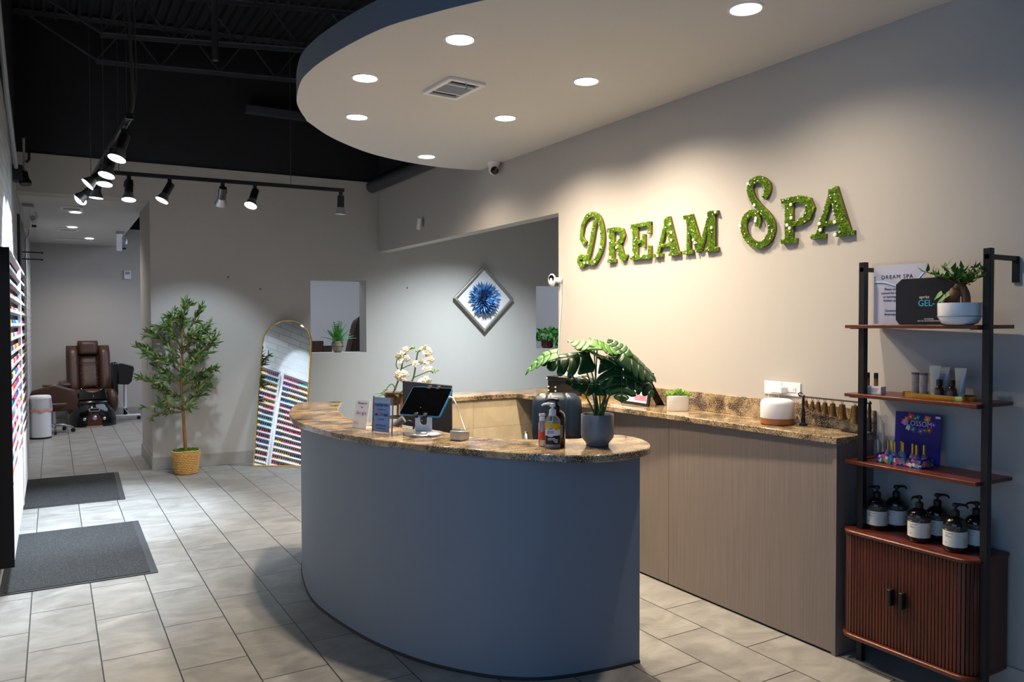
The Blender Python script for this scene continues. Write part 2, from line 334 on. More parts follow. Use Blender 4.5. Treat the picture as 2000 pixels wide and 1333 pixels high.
# baseboards
bb = 'baseboard_tile'
struct('baseboard_back', MB().at(BK).box(0.0, 5.5, -0.012, 0, 0, 0.14), bb, smooth=False, bevel=0.003)
struct('baseboard_passage', MB().box(0.911, 0.925, 9.19, 10.36, 0, 0.14), bb, smooth=False, bevel=0.003)
struct('baseboard_right', MB().box(WX-0.012, WX, -2.2, 2.30, 0, 0.135), 'wall_paint', smooth=False, bevel=0.003)
struct('baseboard_far', MB().box(-0.29, 8.0, 14.988, 15.0, 0, 0.14), bb, smooth=False)

# roof deck: black corrugated sheet sloping up to the sign wall side
P0, P1, x = [], [], -0.6
while x < 8.3:
    for dx, dz in ((0, 0), (0.045, 0), (0.06, -0.035), (0.085, -0.035)):
        z = 4.74+0.055*x+dz; P0.append((x+dx, -2.2, z)); P1.append((x+dx, 16, z))
    x += 0.10
struct('ceiling', MB().grid([P0, P1]), 'deck_black', smooth=False, solid=0.004)
def joist(y0, label, dy=-0.15):
    t = thing('roof_joist', label, 'roof joist', (0.0, y0, 4.3), 0, 'open web joists under the roof deck')
    zt = lambda x: 4.28+0.055*x; zz = lambda x: 4.70+0.055*x; yy = lambda x: y0+dy*(x-0.4)
    for nm, zf, xa in (('bottom_chord', zt, 0.42), ('top_chord', zz, -0.29)):
        b = MB(); 
        for s in (-1, 1):
            pa = (xa, yy(xa)+s*0.022, zf(xa)); pb_ = (6.0, yy(6.0)+s*0.022, zf(6.0))
            M = frame(pa, Vector(pb_)-Vector(pa), (0, 1, 0)); L = (Vector(pb_)-Vector(pa)).length
            b.at(M).box(0, L, -0.018, 0.018, 0, 0.006); b.box(0, L, -0.018*s-0.003, -0.018*s+0.003, -0.035, 0)
        b.build(nm, 'steel_black', t, smooth=False)
    x = 0.42; k = 0; px_, up = -0.25, True
    MB().tube([(-0.22, yy(-0.22), zz(-0.22)), (0.44, yy(0.44), zt(0.44))], 0.013, 6).build('web_bar', 'steel_black', t)
    while x < 5.6:
        a = (x, yy(x), zt(x) if k % 2 == 0 else zz(x)-0.02); x += 0.30; c = (x, yy(x), zz(x)-0.02 if k % 2 == 0 else zt(x)); k += 1
        MB().tube([a, c], 0.010, 6).build('web_bar', 'steel_black', t)
    return t
joist(8.17, 'black open web roof joist crossing above the track lights')
joist(9.02, 'black open web roof joist just in front of the black upper wall', dy=-0.03)
joist(6.4, 'black open web roof joist above the flexible conduit and the curved soffit')
joist(4.6, 'black open web roof joist highest in view at the top edge', dy=-0.12)
solo('drain_pipe', MB().tube([(1.28, 7.3, 4.85), (1.28, 7.3, 3.95)], 0.028, 10), 'steel_black', 'thin black vertical pipe hanging from the roof deck between joists', 'pipe')
solo('strut_channel', MB().box(1.9, 3.4, 8.985, 9.09, 3.98, 4.06), 'steel_black', 'black horizontal metal channel on the dark upper wall', 'metal channel')

# curved soffit over the desk
SOF = [(1.612, 5.536), (1.558, 5.444), (1.417, 5.136), (1.344, 4.88), (1.291, 4.597), (1.284, 4.391), (1.297, 4.178), (1.343, 3.868), (1.417, 3.559), (1.536, 3.3), (1.656, 3.083), (1.84, 2.80), (2.10, 2.50), (2.42, 2.24), (2.78, 2.02), (3.15, 1.88), (3.488, 1.80)]
SOF2 = [(3.488, 6.43), (3.30, 6.475), (3.065, 6.49), (2.692, 6.416), (2.305, 6.239), (1.895, 5.892)]
sp = [(p.x, p.y) for p in spline([(a, b_, 0) for a, b_ in SOF2+SOF], 6)]
struct('ceiling_soffit', MB().prism(sp, 3.047, 3.19), 'ceiling_paint', angle=50)
fa_ = [Vector((a, b_, 0)) for a, b_ in sp]; n_ = len(fa_); fo = []
for i, p in enumerate(fa_):
    t_ = (fa_[min(i+1, n_-1)]-fa_[max(i-1, 0)]).normalized(); fo.append(p+Vector((t_.y, -t_.x, 0))*-0.003)
cs = sum((p for p in fa_), Vector())/n_
if (fo[n_//2]-cs).length < (fa_[n_//2]-cs).length: fo = [p*2-q for p, q in zip(fa_, fo)]
struct('trim_1', MB().prism([(p.x, p.y) for p in fo]+[(p.x, p.y) for p in fa_[::-1]], 3.0472, 3.195), 'desk_paint', angle=50)

# ---------------------------------------------------------------- back counter, knee wall, worktops
t = thing('counter_base', 'long grey wood laminate counter base below the sign wall', 'counter', (3.20, 3.6, 0))
MB().box(3.205, 3.225, 2.369, 3.512, 0.012, 1.022).build('front_panel', 'laminate', t, smooth=False)
MB().box(3.205, 3.225, 3.515, 5.07, 0.012, 1.022).build('front_panel', 'laminate', t, smooth=False)
MB().box(3.2, WX-0.012, 2.345, 2.367, 0.0, 1.022).build('end_panel', 'laminate', t, smooth=False)
MB().box(3.226, WX-0.01, 2.368, 5.07, 0.0, 1.021).build('carcass', 'dark_grey', t, smooth=False)
t = thing('granite_worktop', 'polished brown granite worktop running along the sign wall', 'worktop', (3.3, 3.7, 1.03))
wk = [(3.184, 2.335), (WX-0.001, 2.335), (WX-0.001, 5.10), (3.085, 5.10), (3.105, 4.3), (3.160, 3.5)]
MB().prism(wk, 1.0225, 1.056).build('slab', 'granite', t, bevel=0.004)
MB().box(WX-0.024, WX-0.001, 2.336, 5.09, 1.0565, 1.168).build('backsplash', 'granite', t, bevel=0.002)
struct('wall_knee', MB().box(2.34, WX, 5.115, 5.40, 0, 1.02), 'knee_tile', smooth=False)
solo('granite_ledge', MB().box(2.30, 3.62, 5.102, 5.43, 1.0205, 1.056), 'granite', 'pale lit granite ledge capping the low tiled wall beside the desk chair', 'ledge', bevel=0.004)

# ---------------------------------------------------------------- curved reception desk
BASE = [(1.545, 5.42), (1.48, 5.28), (1.385, 5.02), (1.315, 4.72), (1.270, 4.42), (1.272, 4.17), (1.318, 3.827), (1.376, 3.572), (1.444, 3.382), (1.512, 3.239), (1.60, 3.105), (1.70, 2.985), (1.838, 2.882), (1.985, 2.828), (2.157, 2.797), (2.258, 2.787), (2.356, 2.78)]
ob = spline([(a, b_, 0) for a, b_ in BASE], 5)
def offset(P, d):
    out = []
    for i, p in enumerate(P):
        t_ = (P[min(i+1, len(P)-1)]-P[max(i-1, 0)]).normalized(); out.append(p+Vector((-t_.y, t_.x, 0))*d)
    return out
ib = offset(ob, 0.12)
desk = thing('reception_desk', 'curved reception desk with blue grey painted front', 'desk', (1.9, 4.0, 0))
MB().prism([(p.x, p.y) for p in ob]+[(p.x, p.y) for p in ib[::-1]], 0.0, 1.006).build('curved_front', 'desk_paint', desk, angle=50)
o2 = offset(ob, -0.006); MB().prism([(p.x, p.y) for p in o2]+[(p.x, p.y) for p in ob[::-1]], 0.0, 0.014).build('floor_edge_strip', 'dark_grey', desk, angle=50)
wi = offset(ob, 0.66)[8:-12]; wo = ib[8:-12]
MB().prism([(p.x, p.y) for p in wo]+[(p.x, p.y) for p in wi[::-1]], 0.73, 0.76).build('work_surface', 'laminate', desk, angle=50)
SL = [(1.497, 5.489), (1.40, 5.26), (1.325, 5.051), (1.263, 4.833), (1.212, 4.537), (1.204, 4.303), (1.224, 4.07), (1.265, 3.80), (1.333, 3.58), (1.412, 3.40), (1.572, 3.09), (1.765, 2.80), (1.863, 2.69), (1.983, 2.622), (2.128, 2.608), (2.265, 2.637), (2.342, 2.69), (2.412, 2.785), (2.453, 2.902), (2.450, 3.02), (2.39, 3.075)]
SI = [(2.30, 3.062), (2.192, 3.049), (2.145, 3.067), (1.946, 3.17), (1.78, 3.36), (1.64, 3.78), (1.55, 4.16), (1.514, 4.445), (1.543, 4.659), (1.595, 4.884), (1.665, 5.083), (1.793, 5.397)]
so = [(p.x, p.y) for p in spline([(a, b_, 0) for a, b_ in SL], 5)]; si = [(p.x, p.y) for p in spline([(a, b_, 0) for a, b_ in SI], 5)]
ct = thing('granite_countertop', 'polished brown granite countertop on the curved reception desk', 'countertop', (1.9, 4.0, 1.006))
MB().prism(so+si, 1.0065, 1.040).build('slab', 'granite', ct, bevel=0.006, angle=50)

# ---------------------------------------------------------------- lamps in the soffit
DL = [((1.796, 3.52), 'recessed ceiling light in the soffit above the tablet stand'), ((1.596, 4.351), 'recessed ceiling light near the curved rim beside the vent'), ((1.846, 5.2), 'recessed ceiling light above the rim over the far desk end'),
      ((2.799, 6.126), 'recessed ceiling light at the far tip of the soffit'), ((2.753, 4.699), 'recessed ceiling light near the sign wall beside the ceiling camera'), ((2.753, 3.743), 'recessed ceiling light between the vent and the sign wall'), ((2.753, 2.512), 'largest recessed ceiling light above the succulent and bell rack')]
def downlight(x, y, z, label, face='lamp_face', power=150, col=WARM, size=radians(146), r=0.085, group=None, blend=1.0):
    t = thing('recessed_downlight', label, 'ceiling light', (x, y, z), 0, group)
    MB().lathe([(r*0.99, -0.001), (r, -0.005), (r*0.84, -0.007), (r*0.80, -0.002)], 32, cap=False).build('trim_ring', 'white_matte', t, world=False)
    MB().lathe([(0.0001, -0.003), (r*0.80, -0.003)], 32, cap=False).build('lamp_lens', face, t, world=False)
    l = add_light('SPOT', (x, y, z-0.012), power, col, aim=(x, y, 0), spot_size=size, spot_blend=blend, shadow_soft_size=0.04)
    l.parent = t; l.location = (0, 0, -0.012)
    return t
PWR = (160, 160, 160, 125, 320, 350, 130)
for ((x, y), lb), pw in zip(DL, PWR): downlight(x, y, 3.047, lb, power=pw, group='recessed lights in the curved soffit')
for (x, y), lb in [((0.257, 10.656), 'passage ceiling light closest to the bulkhead'), ((0.257, 12.316), 'passage ceiling light in the middle of the row'), ((0.517, 13.814), 'passage ceiling light above the brown massage chair')]:
    downlight(x, y, 2.945, lb, 'lamp_passage', 100, (1.0, 0.92, 0.84), radians(140), 0.075, 'recessed lights in the passage ceiling')
# lamp over the framed flower in the niche
nl = downlight(4.40, 7.70, 3.12, 'recessed niche light above the blue flower artwork, hidden by the header', 'lamp_cool', 1050, (0.80, 0.91, 1.0), radians(128), 0.08, blend=1.0)

def vent(name, label, c, sx, sy, rz, group=None, slats=14, hang=True):
    t = thing(name, label, 'air vent', c, rz, group)
    f = 0.03; b = MB()
    for x0, x1, y0, y1 in ((-sx/2, sx/2, -sy/2, -sy/2+f), (-sx/2, sx/2, sy/2-f, sy/2), (-sx/2, -sx/2+f, -sy/2+f, sy/2-f), (sx/2-f, sx/2, -sy/2+f, sy/2-f)): b.box(x0, x1, y0, y1, -0.018, 0)
    b.build('vent_frame', 'white_plastic', t, world=False, bevel=0.003)
    MB().box(-sx/2+f, sx/2-f, -sy/2+f, sy/2-f, -0.003, -0.001).build('dark_opening', 'matte_black', t, world=False)
    g = MB(); n = slats
    for i in range(n):
        xx = -sx/2+f+(i+0.5)*(sx-2*f)/n; g.at(T(xx, 0, -0.010) @ RY(radians(40))).box(-0.007, 0.007, -sy*0.20, sy*0.20, -0.0008, 0.0008)
    g.build('louvre_slats', 'grey_plastic', t, world=False, smooth=False)
    for s in (-1, 1): MB().box(-sx/2+f, sx/2-f, s*sy*0.22-0.006, s*sy*0.22+0.006, -0.016, -0.004).build('cross_bar', 'white_plastic', t, world=False)
    if hang: MB().tube([(-sx*0.05, -sy/2+f*0.5, -0.017), (-sx*0.02, -sy/2+f*0.4, -0.045), (-sx*0.06, -sy/2+f*0.4, -0.065)], 0.004, 6).build('damper_lever', 'grey_plastic', t, world=False)
vent('ceiling_vent', 'white square air vent in the underside of the curved soffit', (2.128, 4.257, 3.047), 0.25, 0.36, radians(3), hang=True)
vent('ceiling_vent', 'small air vent in the passage ceiling in front of the first light', (0.207, 10.28, 2.945), 0.23, 0.30, 0, 'vents in the passage ceiling', 10, False)
vent('ceiling_vent', 'dim air vent in the passage ceiling beside the second light', (0.207, 12.6, 2.945), 0.26, 0.26, 0, 'vents in the passage ceiling', 10, False)
vent('ceiling_vent', 'long slot air vent in the passage ceiling closest to the massage chair', (0.315, 14.1, 2.945), 0.52, 0.16, 0, 'vents in the passage ceiling', 16, False)
# ---------------------------------------------------------------- track lighting
def rail(name, label, a, b, wires):
    t = thing(name, label, 'track rail', a); M = frame(a, Vector(b)-Vector(a), (Vector(b)-Vector(a)).cross(Vector((0, 0, -1)))); L = (Vector(b)-Vector(a)).length
    m = MB().at(M); m.box(0, L, -0.017, 0.017, -0.004, 0.014); m.box(0, L, -0.017, -0.010, -0.018, -0.004); m.box(0, L, 0.010, 0.017, -0.018, -0.004); m.build('rail_body', 'track_black', t, smooth=False)
    MB().at(M).box(-0.03, 0.0, -0.022, 0.022, -0.02, 0.018).build('end_feed', 'track_black', t, bevel=0.003)
    MB().at(M).box(L, L+0.012, -0.019, 0.019, -0.019, 0.016).build('end_cap', 'track_black', t, bevel=0.002)
    for f in wires:
        p = Vector(a).lerp(Vector(b), f); MB().tube([p+Vector((0, 0, 0.014)), (p.x, p.y, 4.72)], 0.0028, 5).build('hanging_wire', 'steel_black', t)
    return t
R1a, R1b = Vector((0.430, 5.39, 2.9)), Vector((0.313, 8.082, 2.9)); R2a, R2b = Vector((0.468, 7.435, 2.9)), Vector((2.445, 7.306, 2.9))
t1 = rail('track_rail', 'black track rail running from the camera side towards the passage', R1a, R1b, (0.04, 0.55, 0.96))
rail('track_rail', 'black track rail running parallel to the back wall', R2a, R2b, (0.02, 0.75))
MB().tube(spline([(0.435, 5.42, 2.92), (0.455, 5.40, 3.02), (0.44, 5.38, 3.4), (0.43, 5.36, 3.9), (0.47, 5.4, 4.35), (0.62, 5.6, 4.72)], 6), 0.010, 8).build('flexible_conduit', 'steel_black', t1)
MB().tube(spline([(0.45, 5.42, 2.92), (0.475, 5.43, 3.1), (0.47, 5.40, 3.5), (0.455, 5.36, 4.0), (0.5, 5.3, 4.5), (0.7, 5.2, 4.74)], 6), 0.004, 6).build('feed_wire', 'steel_black', t1)

def track_head(p, aim, label, power=150, lit=True, size=62, col=COOL, group='track spotlights'):
    p = Vector(p); d = (Vector(aim)-p).normalized(); t = thing('track_spotlight', label, 'spotlight', p, 0, group)
    MB().cbox((p.x, p.y, p.z-0.044), (0.032, 0.032, 0.05)).build('track_adapter', 'track_black', t, bevel=0.003)
    piv = p+Vector((0, 0, -0.085)); sd = d.cross(Vector((0, 0, 1)))
    sd = sd.normalized() if sd.length > 1e-3 else Vector((1, 0, 0))
    y = MB(); y.tube([p+Vector((0, 0, -0.055)), piv+sd*0.035+Vector((0, 0, 0.012)), piv+sd*0.038+d*0.03], 0.0045, 6); y.tube([p+Vector((0, 0, -0.055)), piv-sd*0.03+Vector((0, 0, 0.012)), piv-sd*0.034+d*0.02], 0.0035, 6)
    y.build('yoke', 'track_black', t)
    M = frame(piv, d, sd) @ RY(pi/2)     # local z along the beam
    MB().at(M).lathe([(0.028, -0.03), (0.033, -0.028), (0.034, 0.085)], 20).build('housing', 'track_black', t, angle=50)
    MB().at(M).lathe([(0.033, 0.085), (0.040, 0.105), (0.055, 0.150), (0.0555, 0.152), (0.054, 0.152)], 24, cap=False).build('reflector_bell', 'silver' if lit else 'grey_plastic', t, angle=60)
    MB().at(M).lathe([(0.0001, 0.146), (0.054, 0.1475)], 24, cap=False).build('lamp_lens', 'lamp_cool' if lit else 'white_matte', t)
    if lit:
        l = add_light('SPOT', (0, 0, 0), power, col, spot_size=radians(size), spot_blend=0.6, shadow_soft_size=0.045)
        l.parent = t; l.location = piv+d*0.156-p; l.rotation_euler = d.to_track_quat('-Z', 'Y').to_euler()
def on1(y): k = (y-R1a.y)/(R1b.y-R1a.y); return R1a.lerp(R1b, k)
def on2(x): k = (x-R2a.x)/(R2b.x-R2a.x); return R2a.lerp(R2b, k)
O1 = ['first and biggest spotlight on the long rail, below the flexible conduit', 'second spotlight along the long rail from the conduit', 'third spotlight along the long rail from the conduit', 'fourth spotlight along the long rail from the conduit', 'fifth spotlight along the long rail from the conduit', 'sixth spotlight along the long rail from the conduit', 'last spotlight on the long rail, closest to the passage']
PW1 = (230, 230, 150, 600, 900, 600, 600)
for y, am, lb, pw in zip((5.66, 6.33, 6.70, 7.0, 7.40, 7.84, 8.05), ((-0.22, 5.15, 0.9), (-0.2, 5.75, 0.8), (0.05, 6.0, 0.0), (-0.29, 6.9, 2.25), (0.12, 7.35, 0.0), (-0.29, 7.9, 2.3), (-0.29, 7.4, 2.2)), O1, PW1):
    track_head(on1(y), am, lb, pw)
track_head(on2(0.585), (0.45, 6.7, 0), 'spotlight pointing down at the end of the cross rail beside the long rail', 150)
track_head(on2(0.905), (0.35, 7.2, 1.8), 'spotlight tilted steeply towards the passage wall on the cross rail', 110)
track_head(on2(1.345), (1.35, 9.1, 0.9), 'spotlight aimed down over the olive tree on the cross rail', 130)
track_head(on2(1.625), (1.0, 6.7, 1.3), 'spotlight tilted over the floor near the middle of the cross rail', 110)
track_head(on2(2.425), (2.36, 7.35, 0), 'unlit spotlight hanging straight down at the far end of the cross rail', 0, False)

# grey pipe along the top of the header, ceiling camera, sensor, wall camera
solo('ventilation_pipe', MB().tube([(3.40, 9.05, 3.28), (3.405, 5.9, 3.29)], 0.075, 20), 'dark_grey', 'thick dark grey pipe running along the top of the header wall', 'pipe')
t = thing('ceiling_camera', 'white turret camera hanging under the soffit beside the sign wall', 'security camera', (3.42, 6.05, 3.047))
MB().lathe([(0.058, 0), (0.058, -0.02), (0.048, -0.032), (0.042, -0.05)], 24).build('mount_base', 'white_plastic', t, world=False)
MB().at(T(0, -0.006, -0.068)).ball((0, 0, 0), 0.046, 20, 12).build('turret', 'white_plastic', t, world=False)
M = T(0, -0.006, -0.068) @ frame((0, 0, 0), (-0.25, -0.9, -0.36), (1, 0, 0)) @ RY(pi/2)
MB().at(M).lathe([(0.037, 0.028), (0.036, 0.045), (0.0001, 0.047)], 24).build('lens', 'screen_black', t, world=False)
t = thing('motion_sensor', 'small white motion sensor box fixed to the header wall', 'motion sensor', (3.44, 7.72, 2.68))
MB().at(T(0.0, 0, 0) @ RZ(radians(50)) @ RX(radians(8))).cbox((0, 0, 0), (0.06, 0.045, 0.12)).build('sensor_body', 'white_plastic', t, world=False, bevel=0.008)
MB().cbox((0.035, 0.02, 0.0), (0.03, 0.03, 0.03)).build('wall_bracket', 'grey_plastic', t, world=False)
t = thing('wall_camera', 'small white oval camera on the edge of the sign wall with a cable', 'security camera', (WX, 5.10, 1.945))
MB().tube([(-0.001, -0.03, -0.005), (-0.035, 0.0, 0.0)], 0.022, 16).build('wall_mount', 'white_plastic', t, world=False)
MB().at(T(-0.06, 0.02, 0.0) @ RZ(radians(30))).ball((0, 0, 0), (0.034, 0.032, 0.052), 20, 14).build('camera_shell', 'white_gloss', t, world=False)
M = T(-0.06, 0.02, 0.012) @ frame((0, 0, 0), (-0.72, -0.68, 0.05), (0.68, -0.72, 0)) @ RY(pi/2)
MB().at(M).lathe([(0.0215, 0.020), (0.021, 0.0305), (0.0001, 0.0325)], 20, sx=1.25).build('lens', 'screen_black', t, world=False)
MB().tube(spline([(-0.012, -0.035, -0.03), (-0.010, -0.035, -0.10), (-0.008, -0.03, -0.2), (-0.006, 0.0, -0.42), (-0.006, 0.006, -0.62), (-0.006, -0.01, -0.77)], 6), 0.004, 6).build('cable', 'white_plastic', t, world=False)

# ---------------------------------------------------------------- wall rack of nail polish
RX0, RX1 = -0.289, -0.213
PCOL = [(176, 24, 44), (222, 60, 110), (238, 150, 170), (120, 20, 60), (232, 96, 60), (60, 90, 190), (30, 150, 170), (236, 214, 190), (236, 180, 60), (96, 50, 130), (236, 232, 226), (40, 44, 70)]
PN = ['red', 'hot pink', 'pale pink', 'burgundy', 'coral', 'blue', 'teal', 'nude', 'amber yellow', 'purple', 'white', 'navy']
for n, c in zip(PN, PCOL): mat('polish_'+n.replace(' ', '_'), c, 0.14, coat=0.5)
pm = ['polish_'+n.replace(' ', '_') for n in PN]
def bottle_geo(m, x, y, z, mi=0, n=8):
    m.cur = mi; m.lathe([(0.0125, 0), (0.0135, 0.003), (0.0135, 0.030), (0.009, 0.037)], n, (x, y, z)); m.cur = len(pm) if mi or m.multi else 1
    m.lathe([(0.0075, 0.037), (0.0070, 0.068), (0.004, 0.070)], n, (x, y, z)); m.cur = 0
BOT = []
for i in range(len(pm)):
    m = MB(); m.multi = False; m.cur = 0; m.lathe([(0.0125, 0), (0.0135, 0.003), (0.0135, 0.030), (0.009, 0.037)], 10); m.cur = 1; m.lathe([(0.0075, 0.037), (0.0070, 0.068), (0.004, 0.070)], 10)
    me_o = m.build('nail_polish_bottle', [pm[i], 'gloss_black'], angle=50); BOT.append(me_o.data); bpy.data.objects.remove(me_o)
ORD = ['lowest', 'second', 'third', 'fourth', 'fifth', 'sixth', 'seventh', 'eighth', 'ninth', 'tenth', 'eleventh', 'twelfth', 'thirteenth', 'fourteenth', 'fifteenth', 'top']
def polish_unit(name, y0, y1, near, label, nsingle, uname):
    t = thing('polish_rack', label, 'polish rack', (RX0, y0, 0.15), 0, 'wall racks of nail polish')
    MB().box(RX0, RX1, y0, y0+0.018, 0.15, 2.06).build('side_panel', mat('navy_black', (9, 11, 18), 0.6, spec=0.2) if near else 'white_plastic', t, bevel=0.002)
    MB().box(RX0, RX1, y1-0.018, y1, 0.15, 2.06).build('side_panel', 'white_plastic', t, bevel=0.002)
    MB().box(RX0, RX0+0.006, y0+0.018, y1-0.018, 0.15, 2.042).build('back_panel', 'white_gloss', t, smooth=False)
    MB().box(RX0, RX1, y0+0.018, y1-0.018, 2.043, 2.06).build('top_panel', 'white_plastic', t, bevel=0.002)
    MB().box(RX0+0.007, RX1-0.006, y0+0.018, y1-0.018, 0.15, 0.60).build('kick_panel', 'white_matte', t, smooth=False)
    rest = MB(); rest.multi = True
    for k in range(16):
        z = 0.63+k*0.0878; s = MB(); s.box(RX0+0.007, RX1-0.002, y0+0.019, y1-0.019, z-0.006, z); s.box(RX1-0.005, RX1-0.002, y0+0.019, y1-0.019, z, z+0.014)
        s.build('shelf', 'white_gloss', t, smooth=False)
        y = y0+0.040; j = 0; rnd = random.Random(k*7+(3 if near else 50))
        cols = [rnd.randrange(len(pm)) for _ in range(12)]
        while y < y1-0.035:
            ci = cols[(j//5) % 12]
            if j < nsingle:
                o = bpy.data.objects.new('nail_polish_bottle', BOT[ci]); C.objects.link(o); o.location = (RX0+0.048, y, z)
                run = ('beside the end panel', 'next run inward', 'third run inward')[min(j//5, 2)]
                tag(o, '%s polish bottle on the %s shelf of the %s rack, %s' % (PN[ci], ORD[k], uname, run), 'nail polish', '%s bottles, %s shelf, %s rack, %s' % (PN[ci], ORD[k], uname, run))
            else: bottle_geo(rest, RX0+0.048, y, z, ci, 7)
            y += 0.037; j += 1
    o = rest.build('nail_polish_bottle_rows', pm+['gloss_black'], angle=50)
    o['kind'] = 'stuff'; tag(o, 'rows of coloured nail polish bottles filling the %s wall rack' % uname, 'nail polish')
    return t
polish_unit('polish_rack', 5.44, 7.28, True, 'wall rack of nail polish with a black end panel facing the desk', 11, 'black-ended')
polish_unit('polish_rack', 7.32, 8.88, False, 'second wall rack of nail polish between the first rack and the passage', 7, 'far')

# fittings on the brick wall
struct('window_1', MB().box(-0.294, -0.27, 9.3, 11.4, 1.9, 2.72), 'matte_black', smooth=False)
t = thing('wall_hook_bracket', 'pair of black metal rods sticking out above the far polish rack', 'rods', (-0.295, 9.9, 2.35))
for z in (2.385, 2.31):
    r = MB().tube([(-0.294, 9.9, z), (-0.085, 9.9, z-0.003)], 0.007, 8).build('rod', 'black_metal', t); MB().tube([(-0.093, 9.9, z-0.003), (-0.078, 9.9, z-0.003)], 0.011, 8).build('rod_tip', 'matte_black', r)
MB().box(-0.295, -0.285, 9.86, 9.94, 2.27, 2.42).build('wall_plate', 'black_metal', t)
t = thing('wall_spotlight', 'black spotlight and junction box on a conduit high on the brick wall', 'spotlight', (-0.29, 8.5, 2.95))
MB().tube([(-0.27, 4.6, 4.05), (-0.27, 6.8, 3.36), (-0.265, 8.35, 3.03)], 0.018, 8).build('conduit', 'grey_plastic', t)
MB().box(-0.294, -0.215, 8.38, 8.55, 2.92, 3.06).build('junction_box', 'matte_black', t, bevel=0.004)
MB().tube([(-0.205, 8.47, 3.0), (-0.205, 8.47, 3.32)], 0.010, 8).build('stem', 'grey_plastic', t)
MB().lathe([(0.018, 0.0), (0.024, 0.006), (0.0001, 0.012)], 12, (-0.205, 8.47, 3.32)).build('stem_cap', 'matte_black', t)
MB().at(frame((-0.20, 8.44, 2.95), (0.1, -0.2, -1), (1, 0, 0)) @ RY(pi/2)).lathe([(0.03, -0.06), (0.034, 0.0), (0.052, 0.035), (0.05, 0.06), (0.0001, 0.055)], 18).build('lamp_head', 'black_metal', t)
MB().tube([(-0.19, 8.46, 3.1), (-0.165, 8.46, 3.13), (-0.165, 8.46, 3.19), (-0.19, 8.46, 3.2)], 0.012, 8).build('swivel', 'matte_black', t)
solo('electrical_conduit', MB().tube(spline([(-0.27, 3.55, 4.4), (-0.235, 3.6, 3.9), (-0.18, 3.62, 3.55), (-0.17, 3.62, 3.40), (-0.21, 3.6, 3.32), (-0.285, 3.6, 3.30)], 6), 0.013, 8), 'steel_black', 'looping dark conduit at the top corner of the brick wall', 'conduit')
solo('bare_brick_patch', MB().box(-0.296, -0.286, 4.6, 5.3, 2.06, 2.62), mat('bare_brick', (168, 142, 116), 0.85, bump=(40, 0.5), var=(12, 0.2)), 'patch of bare brown brick on the white brick wall', 'brick patch', smooth=False)
def emergency(loc, rz, label, cable):
    t = thing('emergency_light', label, 'emergency light', loc, rz, 'emergency lights under the passage ceiling')
    MB().box(-0.055, 0.055, -0.035, 0.035, -0.03, 0.0).build('ceiling_mount', 'grey_plastic', t, world=False, bevel=0.004)
    MB().box(-0.05, 0.02, -0.03, 0.03, -0.28, -0.03).build('battery_box', 'white_plastic', t, world=False, bevel=0.006)
    for s in (0,):
        h = MB().at(T(0.055, -0.02, -0.15) @ RX(radians(70))).lathe([(0.03, -0.03), (0.045, 0.0), (0.048, 0.03), (0.03, 0.045), (0.0001, 0.05)], 18, sx=0.8, sy=1.6).build('lamp_head', 'glass_clear', t, world=False)
        MB().at(T(0.045, 0.0, -0.15) @ RX(radians(70))).lathe([(0.025, -0.035), (0.030, 0.0)], 14).build('lamp_socket', 'silver', t, world=False)
    MB().box(0.03, 0.075, -0.02, 0.02, -0.255, -0.23).build('test_switch', 'matte_black', t, world=False)
    if cable: MB().tube(spline([(0.0, 0.0, -0.28), (0.0, 0.0, -0.33), (-0.04, 0.05, -0.40), (-0.06, 0.3, -0.48)], 5), 0.004, 6).build('cable', 'grey_plastic', t, world=False)
emergency((-0.215, 10.2, 2.945), 0, 'white emergency light hanging beside the brick wall in the passage', True)
emergency((0.865, 12.6, 2.945), 0, 'white emergency light hanging by the open edge of the passage ceiling', False)
t = thing('thermostat', 'small white thermostat on the far wall above the massage chair', 'thermostat', (1.142, 14.998, 2.455))
MB().box(1.08, 1.19, 14.965, 14.998, 2.38, 2.53).build('thermostat_body', 'white_plastic', t, bevel=0.006); MB().box(1.10, 1.17, 14.960, 14.9655, 2.46, 2.51).build('display', 'grey_plastic', t)
t = thing('light_switch', 'white light switch plate on the side of the passage wall', 'light switch', (0.925, 9.73, 1.13))
MB().box(0.916, 0.925, 9.69, 9.77, 1.07, 1.19).build('switch_plate', 'white_plastic', t, bevel=0.003); MB().box(0.910, 0.9165, 9.713, 9.747, 1.10, 1.16).build('rocker', 'white_gloss', t, bevel=0.001)

